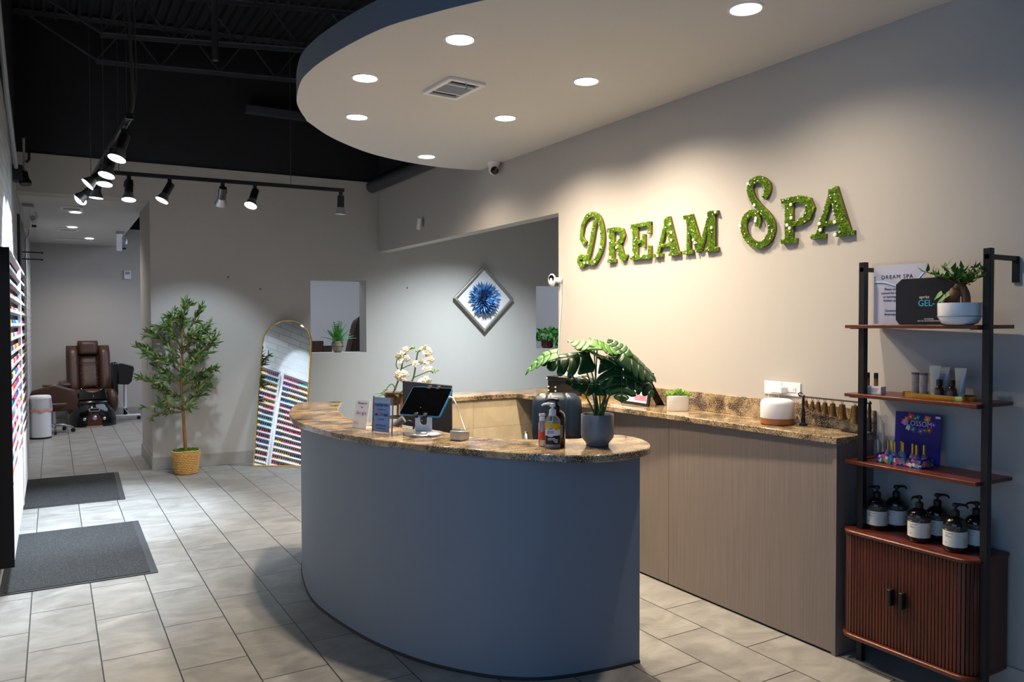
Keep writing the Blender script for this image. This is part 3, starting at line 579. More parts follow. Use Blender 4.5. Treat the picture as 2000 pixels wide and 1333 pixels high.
# floor mats
def mat_thing(c, sx, sy, rz, label):
    t = thing('entrance_mat', label, 'mat', (c[0], c[1], 0.001), rz, 'dark entrance mats')
    MB().box(-sx/2+0.03, sx/2-0.045, -sy/2+0.02, sy/2-0.02, 0.001, 0.009).build('pile', 'mat_pile', t, world=False)
    b = MB(); ii = (-sx/2+0.03, sx/2-0.045, -sy/2+0.02, sy/2-0.02)
    for x0, x1, y0, y1 in ((-sx/2, sx/2, -sy/2, ii[2]), (-sx/2, sx/2, ii[3], sy/2), (-sx/2, ii[0], ii[2], ii[3]), (ii[1], sx/2, ii[2], ii[3])): b.box(x0, x1, y0, y1, 0, 0.006)
    b.build('rubber_border', 'dark_grey', t, world=False, bevel=0.002)
def carpet():
    m, nt, b, N, L = nodes('mat_pile'); tc = N('TexCoord'); n = N('TexNoise'); n.inputs['Scale'].default_value = 150; n.inputs['Detail'].default_value = 2; L(tc.outputs['Object'], n.inputs['Vector'])
    c = ramp(N, [(0.35, (8, 9, 10)), (0.52, (20, 22, 24)), (0.70, (60, 63, 66))]); L(n.outputs['Fac'], c.inputs[0]); L(c.outputs[0], b.inputs['Base Color']); b.inputs['Roughness'].default_value = 0.95
    bp = N('Bump'); bp.inputs['Strength'].default_value = 0.5; bp.inputs['Distance'].default_value = 0.004; L(n.outputs['Fac'], bp.inputs['Height']); L(bp.outputs[0], b.inputs['Normal'])
carpet()
mat_thing((0.14, 6.146), 0.86, 1.50, radians(-0.5), 'dark grey entrance mat closest to the reception desk')
mat_thing((0.14, 8.55), 0.86, 1.46, radians(-1.5), 'dark grey entrance mat in front of the passage')
# ---------------------------------------------------------------- moss letters on the sign wall
def ribbon(m, path, wd, x0, x1):
    n = len(path); P = [Vector(p) for p in path]; ws = wd if isinstance(wd, (list, tuple)) else [wd]*n
    L, R = [], []
    for i, p in enumerate(P):
        t = (P[min(i+1, n-1)]-P[max(i-1, 0)]).normalized(); q = Vector((-t.y, t.x))
        L.append(p+q*ws[i]/2); R.append(p-q*ws[i]/2)
    vs_ = [(x0, a.x, a.y) for a in L]+[(x0, a.x, a.y) for a in R]+[(x1, a.x, a.y) for a in L]+[(x1, a.x, a.y) for a in R]
    fs = []
    for i in range(n-1):
        fs += [(i, i+1, n+i+1, n+i), (2*n+i, 3*n+i, 3*n+i+1, 2*n+i+1), (i, 2*n+i, 2*n+i+1, i+1), (n+i, n+i+1, 3*n+i+1, 3*n+i)]
    fs += [(0, n, 3*n, 2*n), (n-1, 3*n-1, 4*n-1, 2*n-1)]
    m.add(vs_, fs)
def samp(path, wd):
    P = [Vector(p) for p in path]; ws = wd if isinstance(wd, (list, tuple)) else [wd]*len(P)
    seg = [(P[i+1]-P[i]).length*(ws[i]+ws[i+1])/2 for i in range(len(P)-1)]; r = random.uniform(0, sum(seg))
    for i, s in enumerate(seg):
        if r <= s or i == len(seg)-1: break
        r -= s
    k = random.random(); t = (P[i+1]-P[i]).normalized(); w_ = ws[i]*(1-k)+ws[i+1]*k
    return P[i].lerp(P[i+1], k)+Vector((-t.y, t.x))*random.uniform(-0.5, 0.5)*w_, sum(seg)
def moss_letter(name, label, strokes, nfl):
    """strokes: (path of (y, z) on the wall, width)"""
    ys = [p[0] for s, _ in strokes for p in s]; zs = [p[1] for s, _ in strokes for p in s]
    t = thing('moss_letter', label, 'sign letter', (WX, sum(ys)/len(ys), min(zs)), 0, 'moss letters of the wall sign')
    b = MB(); g = MB(); area = 0
    for s, w_ in strokes:
        ribbon(b, s, w_, WX-0.014, WX-0.001); ribbon(g, s, [q*0.97 for q in w_] if isinstance(w_, (list, tuple)) else w_*0.97, WX-0.023, WX-0.0135); area += samp(s, w_)[1]
    tot = [samp(s, w_)[1] for s, w_ in strokes]; n = int(area/0.0000115)
    for _ in range(n):
        s, w_ = random.choices(strokes, tot)[0]; p, _a = samp(s, w_); d = (Vector((-1, 0, 0))+rdir()*0.75).normalized(); h = random.uniform(0.006, 0.013); c = Vector((WX-0.021, p.x, p.y))
        a = d.orthogonal().normalized(); e = d.cross(a); r = random.uniform(0.0022, 0.0042); g.cur = random.random() < 0.35
        g.add([c+a*r, c-a*0.5*r+e*0.87*r, c-a*0.5*r-e*0.87*r, c+d*h], [(0, 1, 3), (1, 2, 3), (2, 0, 3)])
    b.build('letter_backing', mat('letter_board', (104, 72, 44), 0.6), t, smooth=False)
    o = g.build('moss', ['moss', 'moss_dark'], t, smooth=False, stuff=True)
    for i in range(int(nfl*1.5)):
        s, w_ = random.choices(strokes, tot)[0]; p, _a = samp(s, w_); f = MB(); c = Vector((WX-0.032, p.x, p.y)); big = i % 5 == 0
        if big:
            for k in range(5):
                a = k*2*pi/5; f.ball((c.x, c.y+0.006*cos(a), c.z+0.006*sin(a)), (0.003, 0.0046, 0.0046), 6, 4)
            f.ball((c.x-0.002, c.y, c.z), 0.003, 6, 4)
        else: f.ball(c, (0.003, 0.0042, 0.0042), 6, 4)
        f.build('flower', 'petal_white', t)
def cap(pts, y0, h=0.245, z0=2.040):   # glyph strokes in units of cap height, y0 = where it starts
    return [([(y0-u*h, z0+v*h) for u, v in p], [x*h for x in w_] if isinstance(w_, (list, tuple)) else w_*h) for p, w_ in pts]
GR = [([(0, .04), (.38, .04)], .09), ([(0, .95), (.35, .95)], .10), ([(.19, .0), (.19, 1.0)], .20), ([(.19, .94), (.48, .94), (.64, .88), (.70, .74), (.64, .60), (.45, .52), (.2, .51)], [.11, .12, .17, .20, .17, .11, .10]), ([(.42, .52), (.55, .42), (.61, .24), (.68, .09), (.80, .06), (.89, .17)], [.12, .18, .20, .17, .12, .07])]
GE = [([(0, .95), (.84, .95)], .10), ([(.79, 1.0), (.79, .68)], .10), ([(.19, 0), (.19, 1.0)], .20), ([(.2, .50), (.58, .50)], .09), ([(.56, .68), (.56, .32)], .09), ([(0, .05), (.84, .05)], .10), ([(.80, 0), (.80, .34)], .10)]
GA = [([(.16, .04), (.53, .98)], .10), ([(.52, 1.02), (.86, .04)], .23), ([(.28, .30), (.72, .30)], .085), ([(0, .045), (.36, .045)], .09), ([(.62, .045), (1.04, .045)], .09)]
GM = [([(.17, .04), (.19, .96)], .10), ([(.20, .98), (.58, .05)], .22), ([(.60, .05), (.94, .95)], .10), ([(.98, .02), (.98, .99)], .22), ([(0, .95), (.30, .95)], .09), ([(.86, .955), (1.18, .955)], .09), ([(0, .045), (.34, .045)], .09), ([(.78, .045), (1.20, .045)], .09)]
GP = [([(0, .04), (.42, .04)], .09), ([(0, .95), (.35, .95)], .10), ([(.21, 0), (.21, 1.0)], .20), ([(.2, .94), (.52, .94), (.70, .87), (.77, .70), (.70, .52), (.50, .42), (.25, .41)], [.11, .13, .18, .21, .18, .12, .09])]
DP = [(4.729, 2.204), (4.774, 2.243), (4.774, 2.302), (4.754, 2.352), (4.706, 2.399), (4.639, 2.411), (4.573, 2.383), (4.532, 2.322), (4.517, 2.242), (4.526, 2.164), (4.563, 2.099), (4.629, 2.052), (4.705, 2.066), (4.754, 2.102), (4.80, 2.103), (4.814, 2.071), (4.78, 2.047), (4.729, 2.059), (4.69, 2.114), (4.656, 2.198), (4.629, 2.287), (4.606, 2.359)]
SPT = [(3.03, 2.309), (3.006, 2.336), (3.003, 2.375), (3.041, 2.413), (3.086, 2.42), (3.122, 2.402), (3.128, 2.359), (3.102, 2.306), (3.051, 2.251), (3.002, 2.202), (2.972, 2.151), (2.976, 2.1), (3.012, 2.058), (3.067, 2.047), (3.123, 2.07), (3.166, 2.119), (3.175, 2.169), (3.158, 2.216), (3.118, 2.236), (3.082, 2.217), (3.068, 2.183), (3.075, 2.153)]
sm = lambda P: [(p.x, p.y) for p in spline([(a, b_, 0) for a, b_ in P], 4)]
moss_letter('D', 'tall curled moss letter D at the start of the wall sign', [(sm(DP), [0.036]*5+[0.030]*10+[0.038]*30+[0.032]*20+[0.036]*20)], 16)
moss_letter('R', 'moss letter R following the tall curled D', cap(GR, 4.457), 11)
moss_letter('E', 'moss letter E between the R and the first A', cap(GE, 4.195), 12)
moss_letter('A', 'moss letter A between the E and the M', cap(GA, 3.958), 11)
moss_letter('M', 'wide moss letter M at the end of the first word', cap(GM, 3.672), 12)
moss_letter('S', 'tall curled moss letter S that begins the second word', [(sm(SPT), [0.028, 0.030, 0.032, 0.034]+[0.038]*30+[0.042]*14+[0.036]*30+[0.030]*8)], 17)
moss_letter('P', 'moss letter P between the tall S and the last A', cap(GP, 2.905), 11)
moss_letter('A', 'moss letter A at the end of the sign above the shelf unit', cap(GA, 2.709, 0.245, 2.045), 12)

# ---------------------------------------------------------------- shelf unit with tambour cabinet
su = thing('shelf_unit', 'tall walnut and black metal shelf unit with a slatted cabinet', 'shelf unit', (3.35, 2.0, 0))
for y, h in ((2.262, 1.885), (1.700, 1.905)): MB().box(3.258, 3.288, y-0.015, y+0.015, 0.0, h).build('post', 'black_metal', su, bevel=0.002)
for y, h in ((2.262, 1.885), (1.700, 1.905)):
    b = MB().box(3.258, WX-0.003, y-0.010, y+0.010, h-0.045, h-0.025); b.box(WX-0.010, WX-0.003, y-0.014, y+0.014, h-0.135, h-0.025); b.build('wall_bracket', 'black_metal', su, bevel=0.001)
for z in (1.592, 1.268, 0.950):
    MB().prism([(3.228, 2.328), (3.214, 1.709), (3.470, 1.695), (3.482, 2.325)], z-0.016, z).build('shelf', 'walnut', su, bevel=0.002)
    for y in (2.29, 1.735): MB().box(3.24, 3.30, y-0.018, y+0.018, z-0.020, z-0.0165).build('shelf_clip', 'black_metal', su)
def rrect(x0, x1, y0, y1, r, k=6):   # rounded only at the front corners
    P = [(x1, y0), (x1, y1)]
    P += [(x0+r-r*sin(a), y1-r+r*cos(a)) for a in [i*pi/2/k for i in range(k+1)]]
    P += [(x0+r-r*cos(a), y0+r-r*sin(a)) for a in [i*pi/2/k for i in range(k+1)]]
    return P
MB().prism(rrect(3.190, 3.470, 1.700, 2.328, 0.07), 0.611, 0.629).build('cabinet_top', 'walnut', su, bevel=0.006)
MB().prism(rrect(3.180, 3.470, 1.705, 2.324, 0.07), 0.125, 0.145).build('cabinet_base', 'walnut', su, bevel=0.006)
for y0, y1 in ((1.707, 1.727), (2.308, 2.328)): MB().box(3.285, 3.466, y0, y1, 0.145, 0.611).build('side_panel', 'walnut_upright', su, smooth=False)
MB().box(3.456, 3.466, 1.727, 2.308, 0.145, 0.611).build('cabinet_back', 'walnut_upright', su, smooth=False)
path = rrect(3.205, 3.29, 1.715, 2.320, 0.06, 10)[2:]; cum = [Vector((p[0], p[1], 0)) for p in path]; dens = []
for i in range(len(cum)-1):
    m = max(1, int((cum[i+1]-cum[i]).length/0.004)); dens += [cum[i].lerp(cum[i+1], j/m) for j in range(m)]
dens.append(cum[-1]); Ls = [0]
for i in range(1, len(dens)): Ls.append(Ls[-1]+(dens[i]-dens[i-1]).length)
def along(s):
    for i in range(1, len(dens)):
        if Ls[i] >= s: k = (s-Ls[i-1])/max(1e-9, Ls[i]-Ls[i-1]); return dens[i-1].lerp(dens[i], k), (dens[i]-dens[i-1]).normalized()
    return dens[-1], (dens[-1]-dens[-2]).normalized()
NS = 44; tot = Ls[-1]; pit = tot/NS
hy = ((2.045, 'a'), (2.000, 'b'))
for half in (0, 1):
    b = MB()
    for k in range(half*NS//2, (half+1)*NS//2):
        p, t_ = along((k+0.5)*pit); b.at(frame((p.x, p.y, 0.146), t_, (0, 0, 1))).box(-pit*0.43, pit*0.43, 0, 0.464, -0.007, 0.004)
    d = b.build('tambour_door', 'walnut_upright', su, bevel=0.0015, seg=1)
    y = 2.055 if half == 0 else 2.000
    MB().box(3.168, 3.200, y-0.009, y+0.009, 0.343, 0.417).build('handle', 'matte_black', d, bevel=0.004)
MB().prism([(p[0]+0.012, p[1]) for p in path], 0.146, 0.610).build('cabinet_lining', 'matte_black', su, smooth=False)

FW = ((0, -1, 0), (0, 0, 1))       # text frame for things facing the desk side of the room (towards -x)
def tw(s, x, y, z, size, m, parent, name='lettering', **kw): return text(s, frame((x, y, z), *FW), size, m, parent, name, **kw)
# --- top shelf
z0 = 1.592
t = thing('acrylic_sign_holder', 'clear acrylic sign holder with a lilac notice on the top shelf', 'sign holder', (3.315, 2.115, z0))
MB().box(3.315, 3.317, 1.984, 2.247, z0+0.001, z0+0.287).build('clear_sheet', 'acrylic', t)
MB().box(3.3185, 3.3195, 1.991, 2.240, z0+0.004, z0+0.275).build('notice_paper', mat('lilac_paper', (196, 196, 214), 0.7), t)
MB().box(3.321, 3.323, 1.984, 2.247, z0+0.001, z0+0.287).build('clear_sheet', 'acrylic', t)
MB().box(3.305, 3.35, 1.984, 2.247, z0+0.0005, z0+0.0025).build('clear_foot', 'acrylic', t)
sw = MB(); pa = spline([(2.240, 1.784, 0), (2.18, 1.779, 0), (2.113, 1.760, 0), (2.045, 1.774, 0), (1.993, 1.823, 0)], 6); sw.grid([[(3.3180, p.x, p.y+0.012*k) for p in pa] for k in (0, 1)]); sw.build('wave_print', mat('wave_blue', (176, 196, 222), 0.7), t, solid=0.0003)
tw('DREAM SPA', 3.3176, 2.125, 1.804, 0.0252, 'ink', t, spacing=1.25, sx=0.98)
for s, y, z, sz in (('Please excuse our mess', 2.116, 1.752, 0.0145), ('around the salon as we work', 2.116, 1.7345, 0.0145), ('on exciting renovations to', 2.116, 1.717, 0.0145), ('freshen up and serve you', 2.116, 1.700, 0.0145), ('Questions? Email us at', 2.116, 1.653, 0.0145), ('dreamspa', 2.157, 1.636, 0.0145)): tw(s, 3.3176, y, z, sz, 'ink', t)
t = thing('gift_box', 'flat black box with cut corners and turquoise lettering beside the bonsai', 'box', (3.285, 1.97, z0))
ch = [(2.081, 0), (1.850, 0), (1.831, 0.02), (1.831, 0.186), (1.850, 0.205), (2.071, 0.205), (2.099, 0.181), (2.099, 0.022)]
b = MB(); n = len(ch); b.add([(3.270, y, z0+0.0005+z) for y, z in ch]+[(3.308, y, z0+0.0005+z) for y, z in ch], [tuple(range(n)), tuple(range(2*n-1, n-1, -1))]+[(i, n+i, n+(i+1) % n, (i+1) % n) for i in range(n)])
b.build('box_body', mat('box_black', (14, 18, 28), 0.35), t, smooth=False, bevel=0.002)
cy = mat('cyan_print', (60, 176, 206), 0.4)
tw('après', 3.2694, 1.966, 1.7075, 0.021, mat('pale_gold', (206, 196, 176), 0.4), t); tw('GEL-', 3.2694, 1.956, 1.674, 0.039, cy, t, sx=0.95); tw('X', 3.2694, 1.892, 1.674, 0.041, cy, t, shear=0.25)
tw('THE ORIGINAL', 3.2694, 1.944, 1.6155, 0.0065, 'paper', t); tw('SOFT GEL TIPS EXTENSION SYSTEM', 3.2694, 1.944, 1.607, 0.0065, 'paper', t)
t = thing('bonsai_plant', 'bonsai with thick roots in a white round pot on the top shelf', 'potted plant', (3.262, 1.808, z0))
MB().lathe([(0.051, 0.0005), (0.068, 0.008), (0.082, 0.035), (0.0835, 0.092), (0.079, 0.092), (0.077, 0.075), (0.0001, 0.074)], 36).build('pot', 'white_gloss', t, world=False, angle=55)
MB().lathe([(0.0825, 0.034), (0.0838, 0.036), (0.0832, 0.038)], 36, cap=False).build('pot_band', 'grey_plastic', t, world=False)
MB().lathe([(0.077, 0.076), (0.05, 0.082), (0.0001, 0.084)], 24).build('soil', 'soil', t, world=False)
b = MB(); b.tube(spline([(0.0, 0.02, 0.08), (-0.01, 0.025, 0.11), (-0.01, 0.008, 0.145), (0, 0.0, 0.175)], 5), [0.020]*6+[0.024]*5+[0.017]*5, 12)
b.tube(spline([(0.0, -0.025, 0.08), (0.0, -0.024, 0.12), (0.0, -0.006, 0.16), (0, 0, 0.18)], 5), [0.017]*6+[0.018]*5+[0.014]*5, 12); b.tube(spline([(-0.01, 0.055, 0.08), (-0.012, 0.052, 0.105), (-0.01, 0.03, 0.115), (-0.005, 0.015, 0.135)], 5), [0.010]*6+[0.014]*5+[0.011]*5, 10)
b.build('thick_roots', 'ficus_bark', t, world=False)
br = MB(); lf = MB()
for i in range(16):
    a = i*2*pi/16+random.uniform(-.2, .2); L = random.uniform(0.07, 0.125); e = Vector((cos(a)*L*0.55, sin(a)*L*1.12, 0.17+random.uniform(0.03, 0.085))); mid = Vector((cos(a)*L*0.25, sin(a)*L*0.4, 0.175+random.uniform(0.0, 0.03)))
    pts = spline([(0, 0, 0.165), mid, e], 5); br.tube(pts, [0.005]+[0.0032]*5+[0.002]*5, 6)
    for k in range(9):
        p = pts[random.randrange(4, len(pts))]; d = Vector((random.uniform(-1, 1), random.uniform(-1, 1), random.uniform(-0.15, 0.5))); leaf(lf, frame(p, d, (d.y, -d.x, 0.1)), random.uniform(0.030, 0.044), 0.022, 0.2, 0.35, 4)
for dx, dy, dz in ((-0.05, 0.062, -0.02), (-0.06, 0.045, -0.035), (-0.04, 0.03, -0.02)): leaf(lf, frame((dx*0.6, dy, 0.165+dz), (-0.4, 0.3, -1), (0.3, 1, 0)), 0.05, 0.030, 0.2, 0.2, 4)
br.build('branches', 'ficus_bark', t, world=False); lf.build('foliage', 'green_mid', t, world=False)
# --- second shelf
z0 = 1.268
t = thing('product_box', 'small white box with grey print on the second shelf', 'box', (3.31, 2.237, z0))
MB().box(3.292, 3.332, 2.182, 2.293, z0+0.0005, z0+0.036).build('box_body', 'white_matte', t, bevel=0.001)
MB().at(frame((3.2915, 2.262, z0+0.018), *FW) @ RX(0)).lathe([(0.007, 0), (0.0075, 0.0003), (0.006, 0.0003), (0.006, 0)], 20, cap=False).build('round_logo', 'mid_grey', t)
for k in range(3): MB().box(3.2914, 3.2919, 2.195+0.004*k, 2.248, z0+0.024-0.007*k, z0+0.0262-0.007*k).build('print_line', 'mid_grey', t)
for y, lb in ((2.265, 'slim brown roller bottle on the white box, beside the shelf post'), (2.222, 'slim brown roller bottle on the white box, further from the post')):
    t = thing('roller_bottle', lb, 'bottle', (3.315, y, z0+0.0362), 0, 'roller bottles on the white box')
    MB().lathe([(0.009, 0.0), (0.0095, 0.002), (0.0095, 0.036)], 16).build('glass_body', 'bark', t, world=False); MB().lathe([(0.0098, 0.0362), (0.0098, 0.060), (0.008, 0.062)], 16).build('cap', mat('cap_navy', (28, 30, 44), 0.3), t, world=False)
def capsule(x, y, rx, ry, k=10): 
    return [(x+rx*cos(a), y+ry-rx+rx*sin(a)) for a in [pi*i/k for i in range(k+1)]]+[(x+rx*cos(a), y-ry+rx+rx*sin(a)) for a in [pi+pi*i/k for i in range(k+1)]]
t = thing('gold_tray', 'shallow gold tray with rounded ends on the second shelf', 'tray', (3.35, 1.945, z0))
o_, i_ = capsule(3.347, 1.944, 0.062, 0.158), capsule(3.347, 1.944, 0.058, 0.154); n = len(o_)
MB().prism(o_, z0+0.0005, z0+0.004).build('tray_floor', 'gold', t)
MB().add([(x, y, z0+0.004) for x, y in o_]+[(x, y, z0+0.020) for x, y in o_]+[(x, y, z0+0.020) for x, y in i_]+[(x, y, z0+0.004) for x, y in i_], [(r*n+i, r*n+(i+1) % n, (r+1)*n+(i+1) % n, (r+1)*n+i) for r in range(3) for i in range(n)]).build('tray_rim', 'gold', t)
kraft = mat('pink_grey_card', (176, 158, 148), 0.55); z1 = z0+0.0042
for x, y, lb in ((3.372, 2.066, 'tall pinkish card tube at the end of the gold tray'), (3.362, 2.021, 'tall pinkish card tube in the middle of the three'), (3.374, 1.985, 'tall pinkish card tube partly behind the big lotion tube')):
    t = thing('card_tube', lb, 'tube', (x, y, z1), 0, 'card tubes on the gold tray')
    MB().lathe([(0.0165, 0), (0.0165, 0.100)], 22).build('tube_body', kraft, t, world=False); MB().lathe([(0.0168, 0.094), (0.0168, 0.1015), (0.015, 0.1025)], 22).build('lid', 'mid_grey', t, world=False)
    for k in range(2): MB().box(-0.0171, -0.0167, -0.005, 0.005, 0.045+0.012*k, 0.047+0.012*k).build('print_line', 'mid_grey', t, world=False)
tubec = mat('tube_grey', (176, 178, 174), 0.35, coat=0.3)
for x, y, s, lb in ((3.345, 1.958, 1.05, 'biggest grey lotion tube standing in front on the gold tray'), (3.388, 1.944, 1.0, 'grey lotion tube standing behind the biggest one'), (3.372, 1.862, 1.0, 'grey lotion tube standing alone behind the amber bottle')):
    t = thing('lotion_tube', lb, 'lotion tube', (x, y, z1), 0, 'lotion tubes on the gold tray')
    rows = []
    for k in range(9):
        f = k/8; z = (0.022+0.104*f)*s; ax = 0.018*(1-f)**0.7+0.0015; ay = 0.0175+0.0085*f; rows.append([(ax*cos(a), ay*sin(a)*s, z) for a in [2*pi*i/20 for i in range(21)]])
    MB().grid(rows).build('tube_body', tubec, t, world=False); MB().box(-0.0016, 0.0016, -0.0262*s, 0.0262*s, 0.125*s, 0.133*s).build('crimped_end', tubec, t, world=False)
    MB().lathe([(0.0155, 0), (0.0155, 0.022*s)], 20).build('cap', 'white_gloss', t, world=False)
for x, y, lb in ((3.318, 1.923, 'small amber bottle with black cap beside the biggest lotion tube'), (3.318, 1.868, 'small amber bottle with black cap at the free end of the tray')):
    t = thing('amber_bottle', lb, 'bottle', (x, y, z1), 0, 'small amber bottles on the gold tray')
    MB().lathe([(0.018, 0), (0.019, 0.003), (0.019, 0.040), (0.012, 0.052), (0.011, 0.056)], 22).build('glass_body', 'amber', t, world=False); MB().lathe([(0.0125, 0.056), (0.0125, 0.080), (0.011, 0.082)], 20).build('cap', 'matte_black', t, world=False)
    MB().lathe([(0.0192, 0.012), (0.0192, 0.034)], 22, cap=False).build('label_band', 'dark_grey', t, world=False)
# --- third shelf
z0 = 0.950; random.seed(3)
fc = [mat('bloom_%s' % n, c, 0.5) for n, c in (('red', (214, 54, 50)), ('pink', (226, 96, 150)), ('orange', (232, 130, 60)), ('violet', (110, 66, 170)), ('sky', (70, 130, 214)), ('leaf', (46, 120, 70)), ('cream', (236, 224, 200)), ('teal', (30, 130, 140)))]
t = thing('display_card', 'deep blue upright display card with flower print on the third shelf', 'display card', (3.43, 2.085, z0))
CM = frame((3.420, 2.0875, z0+0.001), (0, -1, 0), (0.06, 0, 1))    # card leans back a little
MB().at(CM).box(-0.110, 0.110, 0, 0.232, -0.003, 0).build('card', mat('royal_blue', (18, 22, 120), 0.35), t)
def blob(m, x, y, r, z=0.0004):
    k = 9; m.add([(x+r*(1 if i % 2 else 0.72)*cos(2*pi*i/k), y+r*(1 if i % 2 else 0.72)*sin(2*pi*i/k), z) for i in range(k)], [tuple(range(k))])
b = MB().at(CM)
for x, y, r, c in ((-0.035, 0.212, 0.022, 0), (-0.012, 0.206, 0.014, 5), (0.045, 0.208, 0.019, 2), (-0.066, 0.185, 0.017, 1), (0.075, 0.185, 0.013, 3), (-0.045, 0.160, 0.014, 6), (-0.02, 0.155, 0.016, 7), (0.015, 0.150, 0.018, 3), (0.055, 0.158, 0.017, 0), (0.035, 0.155, 0.013, 5), (0.0, 0.212, 0.013, 7), (-0.055, 0.200, 0.013, 2)):
    b.cur = c; blob(b, x, y, r, 0.0004+0.0001*c); b.cur = 6; blob(b, x, y, r*0.3, 0.0018)
b.build('flower_print', fc, t, smooth=False)
text('BLOSSOM', CM @ T(0.0, 0.172, 0.002), 0.034, mat('lilac_white', (214, 214, 236), 0.4), t, sx=0.92); MB().at(CM).box(0.082, 0.104, 0.215, 0.225, 0.0, 0.0006).build('price_sticker', 'paper', t)
t = thing('display_tray', 'low floral printed cardboard tray holding the perfume bottles', 'display tray', (3.35, 2.1, z0))
FT = [(3.302, 2.208), (3.302, 1.990), (3.392, 1.990), (3.392, 2.208)]
b = MB(); b.box(3.302, 3.392, 1.990, 2.208, z0+0.0005, z0+0.004); b.box(3.302, 3.305, 1.990, 2.208, z0+0.004, z0+0.042); b.box(3.389, 3.392, 1.990, 2.208, z0+0.004, z0+0.042); b.box(3.305, 3.389, 1.990, 1.993, z0+0.004, z0+0.042); b.box(3.305, 3.389, 2.205, 2.208, z0+0.004, z0+0.042); b.build('tray_body', 'royal_blue', t, smooth=False)
b = MB()
for i in range(74):
    r = random.uniform(0.006, 0.013); b.at(frame((3.3017, random.uniform(1.996, 2.202), z0+random.uniform(0.008, 0.035)), *FW)); b.cur = random.randrange(8); blob(b, 0, 0, r, random.uniform(0.0001, 0.0008)); 
for i in range(28):
    r = random.uniform(0.006, 0.011); b.at(frame((random.uniform(3.31, 3.385), 1.9897, z0+random.uniform(0.008, 0.035)), (1, 0, 0), (0, 0, 1))); b.cur = random.randrange(8); blob(b, 0, 0, r, random.uniform(0.0001, 0.0008))
b.build('flower_print', fc, t, smooth=False); tw('BLOSSOM', 3.3003, 2.025, z0+0.006, 0.017, 'lilac_white', t, sx=0.95)
scent = [clear('scent_'+n, tuple(0.55+0.45*x/255 for x in c), 0.10, 0.03, 0.25, srgb(*c)[:3]) for n, c in (('lilac', (196, 176, 226)), ('mint', (190, 226, 214)), ('blue', (160, 190, 236)), ('rose', (232, 190, 214)))]
PB = [(3.344, 2.177, 0, 'first perfume bottle in the floral tray, beside the shelf post side'), (3.366, 2.160, 1, 'second perfume bottle in the floral tray, at the back'), (3.372, 2.128, 0, 'perfume bottle at the back of the tray below the display card'), (3.326, 2.132, 2, 'perfume bottle in the front row, in the middle of the first cluster'), (3.345, 2.103, 2, 'last perfume bottle of the first cluster in the tray'), (3.345, 2.058, 3, 'perfume bottle standing apart between the two clusters'), (3.326, 2.028, 0, 'perfume bottle near the free end of the tray, front row'), (3.350, 2.008, 3, 'perfume bottle closest to the free end of the tray')]
for x, y, c, lb in PB:
    t = thing('perfume_bottle', lb, 'perfume bottle', (x, y, z0+0.0045), 0, 'perfume bottles in the floral tray')
    MB().lathe([(0.010, 0), (0.0145, 0.008), (0.0165, 0.024), (0.0145, 0.040), (0.008, 0.050), (0.0065, 0.055)], 20).build('glass_body', scent[c], t, world=False)
    MB().lathe([(0.0068, 0.0552), (0.0068, 0.098), (0.0055, 0.099)], 16).build('gold_cap', 'gold', t, world=False)
# --- pump bottles on the cabinet
z0 = 0.629
lab = mat('label_cream', (214, 214, 204), 0.6); band = mat('label_dark', (52, 54, 58), 0.5); goldp = mat('gold_print', (176, 140, 60), 0.4)
def pump_head(b, z, rz, noz, r0=0.015):
    b.at(RZ(rz)); b.lathe([(r0, z), (r0, z+0.022), (r0*0.72, z+0.026)], 18); b.lathe([(0.0055, z+0.026), (0.0055, z+0.040)], 10); b.lathe([(0.012, z+0.040), (0.013, z+0.043), (0.012, z+0.052), (0.006, z+0.055)], 16)
    b.tube(spline([(0.0, 0, z+0.048), (noz*0.6, 0, z+0.049), (noz*0.9, 0, z+0.045), (noz, 0, z+0.036)], 4), [0.0075, 0.007, 0.0065, 0.006, 0.0055, 0.005, 0.005, 0.0045, 0.0045, 0.0045, 0.004, 0.004, 0.004], 8); b.M = Matrix.Identity(4)
def pump_bottle(x, y, rz, face, lb):
    t = thing('pump_bottle', lb, 'pump bottle', (x, y, z0), 0, 'pump bottles on the cabinet')
    MB().lathe([(0.040, 0.0005), (0.045, 0.006), (0.046, 0.020), (0.046, 0.110), (0.042, 0.128), (0.030, 0.142), (0.016, 0.148), (0.0145, 0.150)], 36).build('glass_body', 'amber_dark', t, world=False, angle=60)
    def arc(r, a0, a1, zz0, zz1): return [[(r*cos(a0+(a1-a0)*i/24), r*sin(a0+(a1-a0)*i/24), z) for i in range(25)] for z in (zz0, zz1)]
    a0, a1 = face-radians(118), face+radians(118)
    MB().grid(arc(0.0464, a0, a1, 0.024, 0.090)).build('cream_label', lab, t, world=False); MB().grid(arc(0.0464, a0, a1, 0.0905, 0.113)).build('dark_label_band', band, t, world=False)
    b = MB()
    for k in range(9):
        s = random.uniform(-0.25, 0.35); z = random.uniform(0.096, 0.110); b.tube([(0.0467*cos(face+s), 0.0467*sin(face+s), z), (0.0467*cos(face+s+0.12), 0.0467*sin(face+s+0.12), z+random.uniform(-.006, .006))], 0.0006, 4)
    b.grid(arc(0.0467, face-1.05, face-0.78, 0.0925, 0.0975)); b.build('gold_print', goldp, t, world=False)
    b = MB()
    for k, (u0, u1, z) in enumerate(((-1.0, -0.25, 0.080), (-1.0, -0.72, 0.071), (-1.0, -0.45, 0.0665), (-1.0, -0.8, 0.040))): b.grid(arc(0.0467, face+u0, face+u1, z, z+0.0018))
    for k in range(9): b.grid(arc(0.0467, face+0.55, face+1.15, 0.032+0.0042*k, 0.0328+0.0042*k))
    b.build('print_lines', 'mid_grey', t, world=False, smooth=False)
    b = MB(); pump_head(b, 0.150, rz, 0.046, 0.0165); b.build('pump_head', 'matte_black', t, world=False)
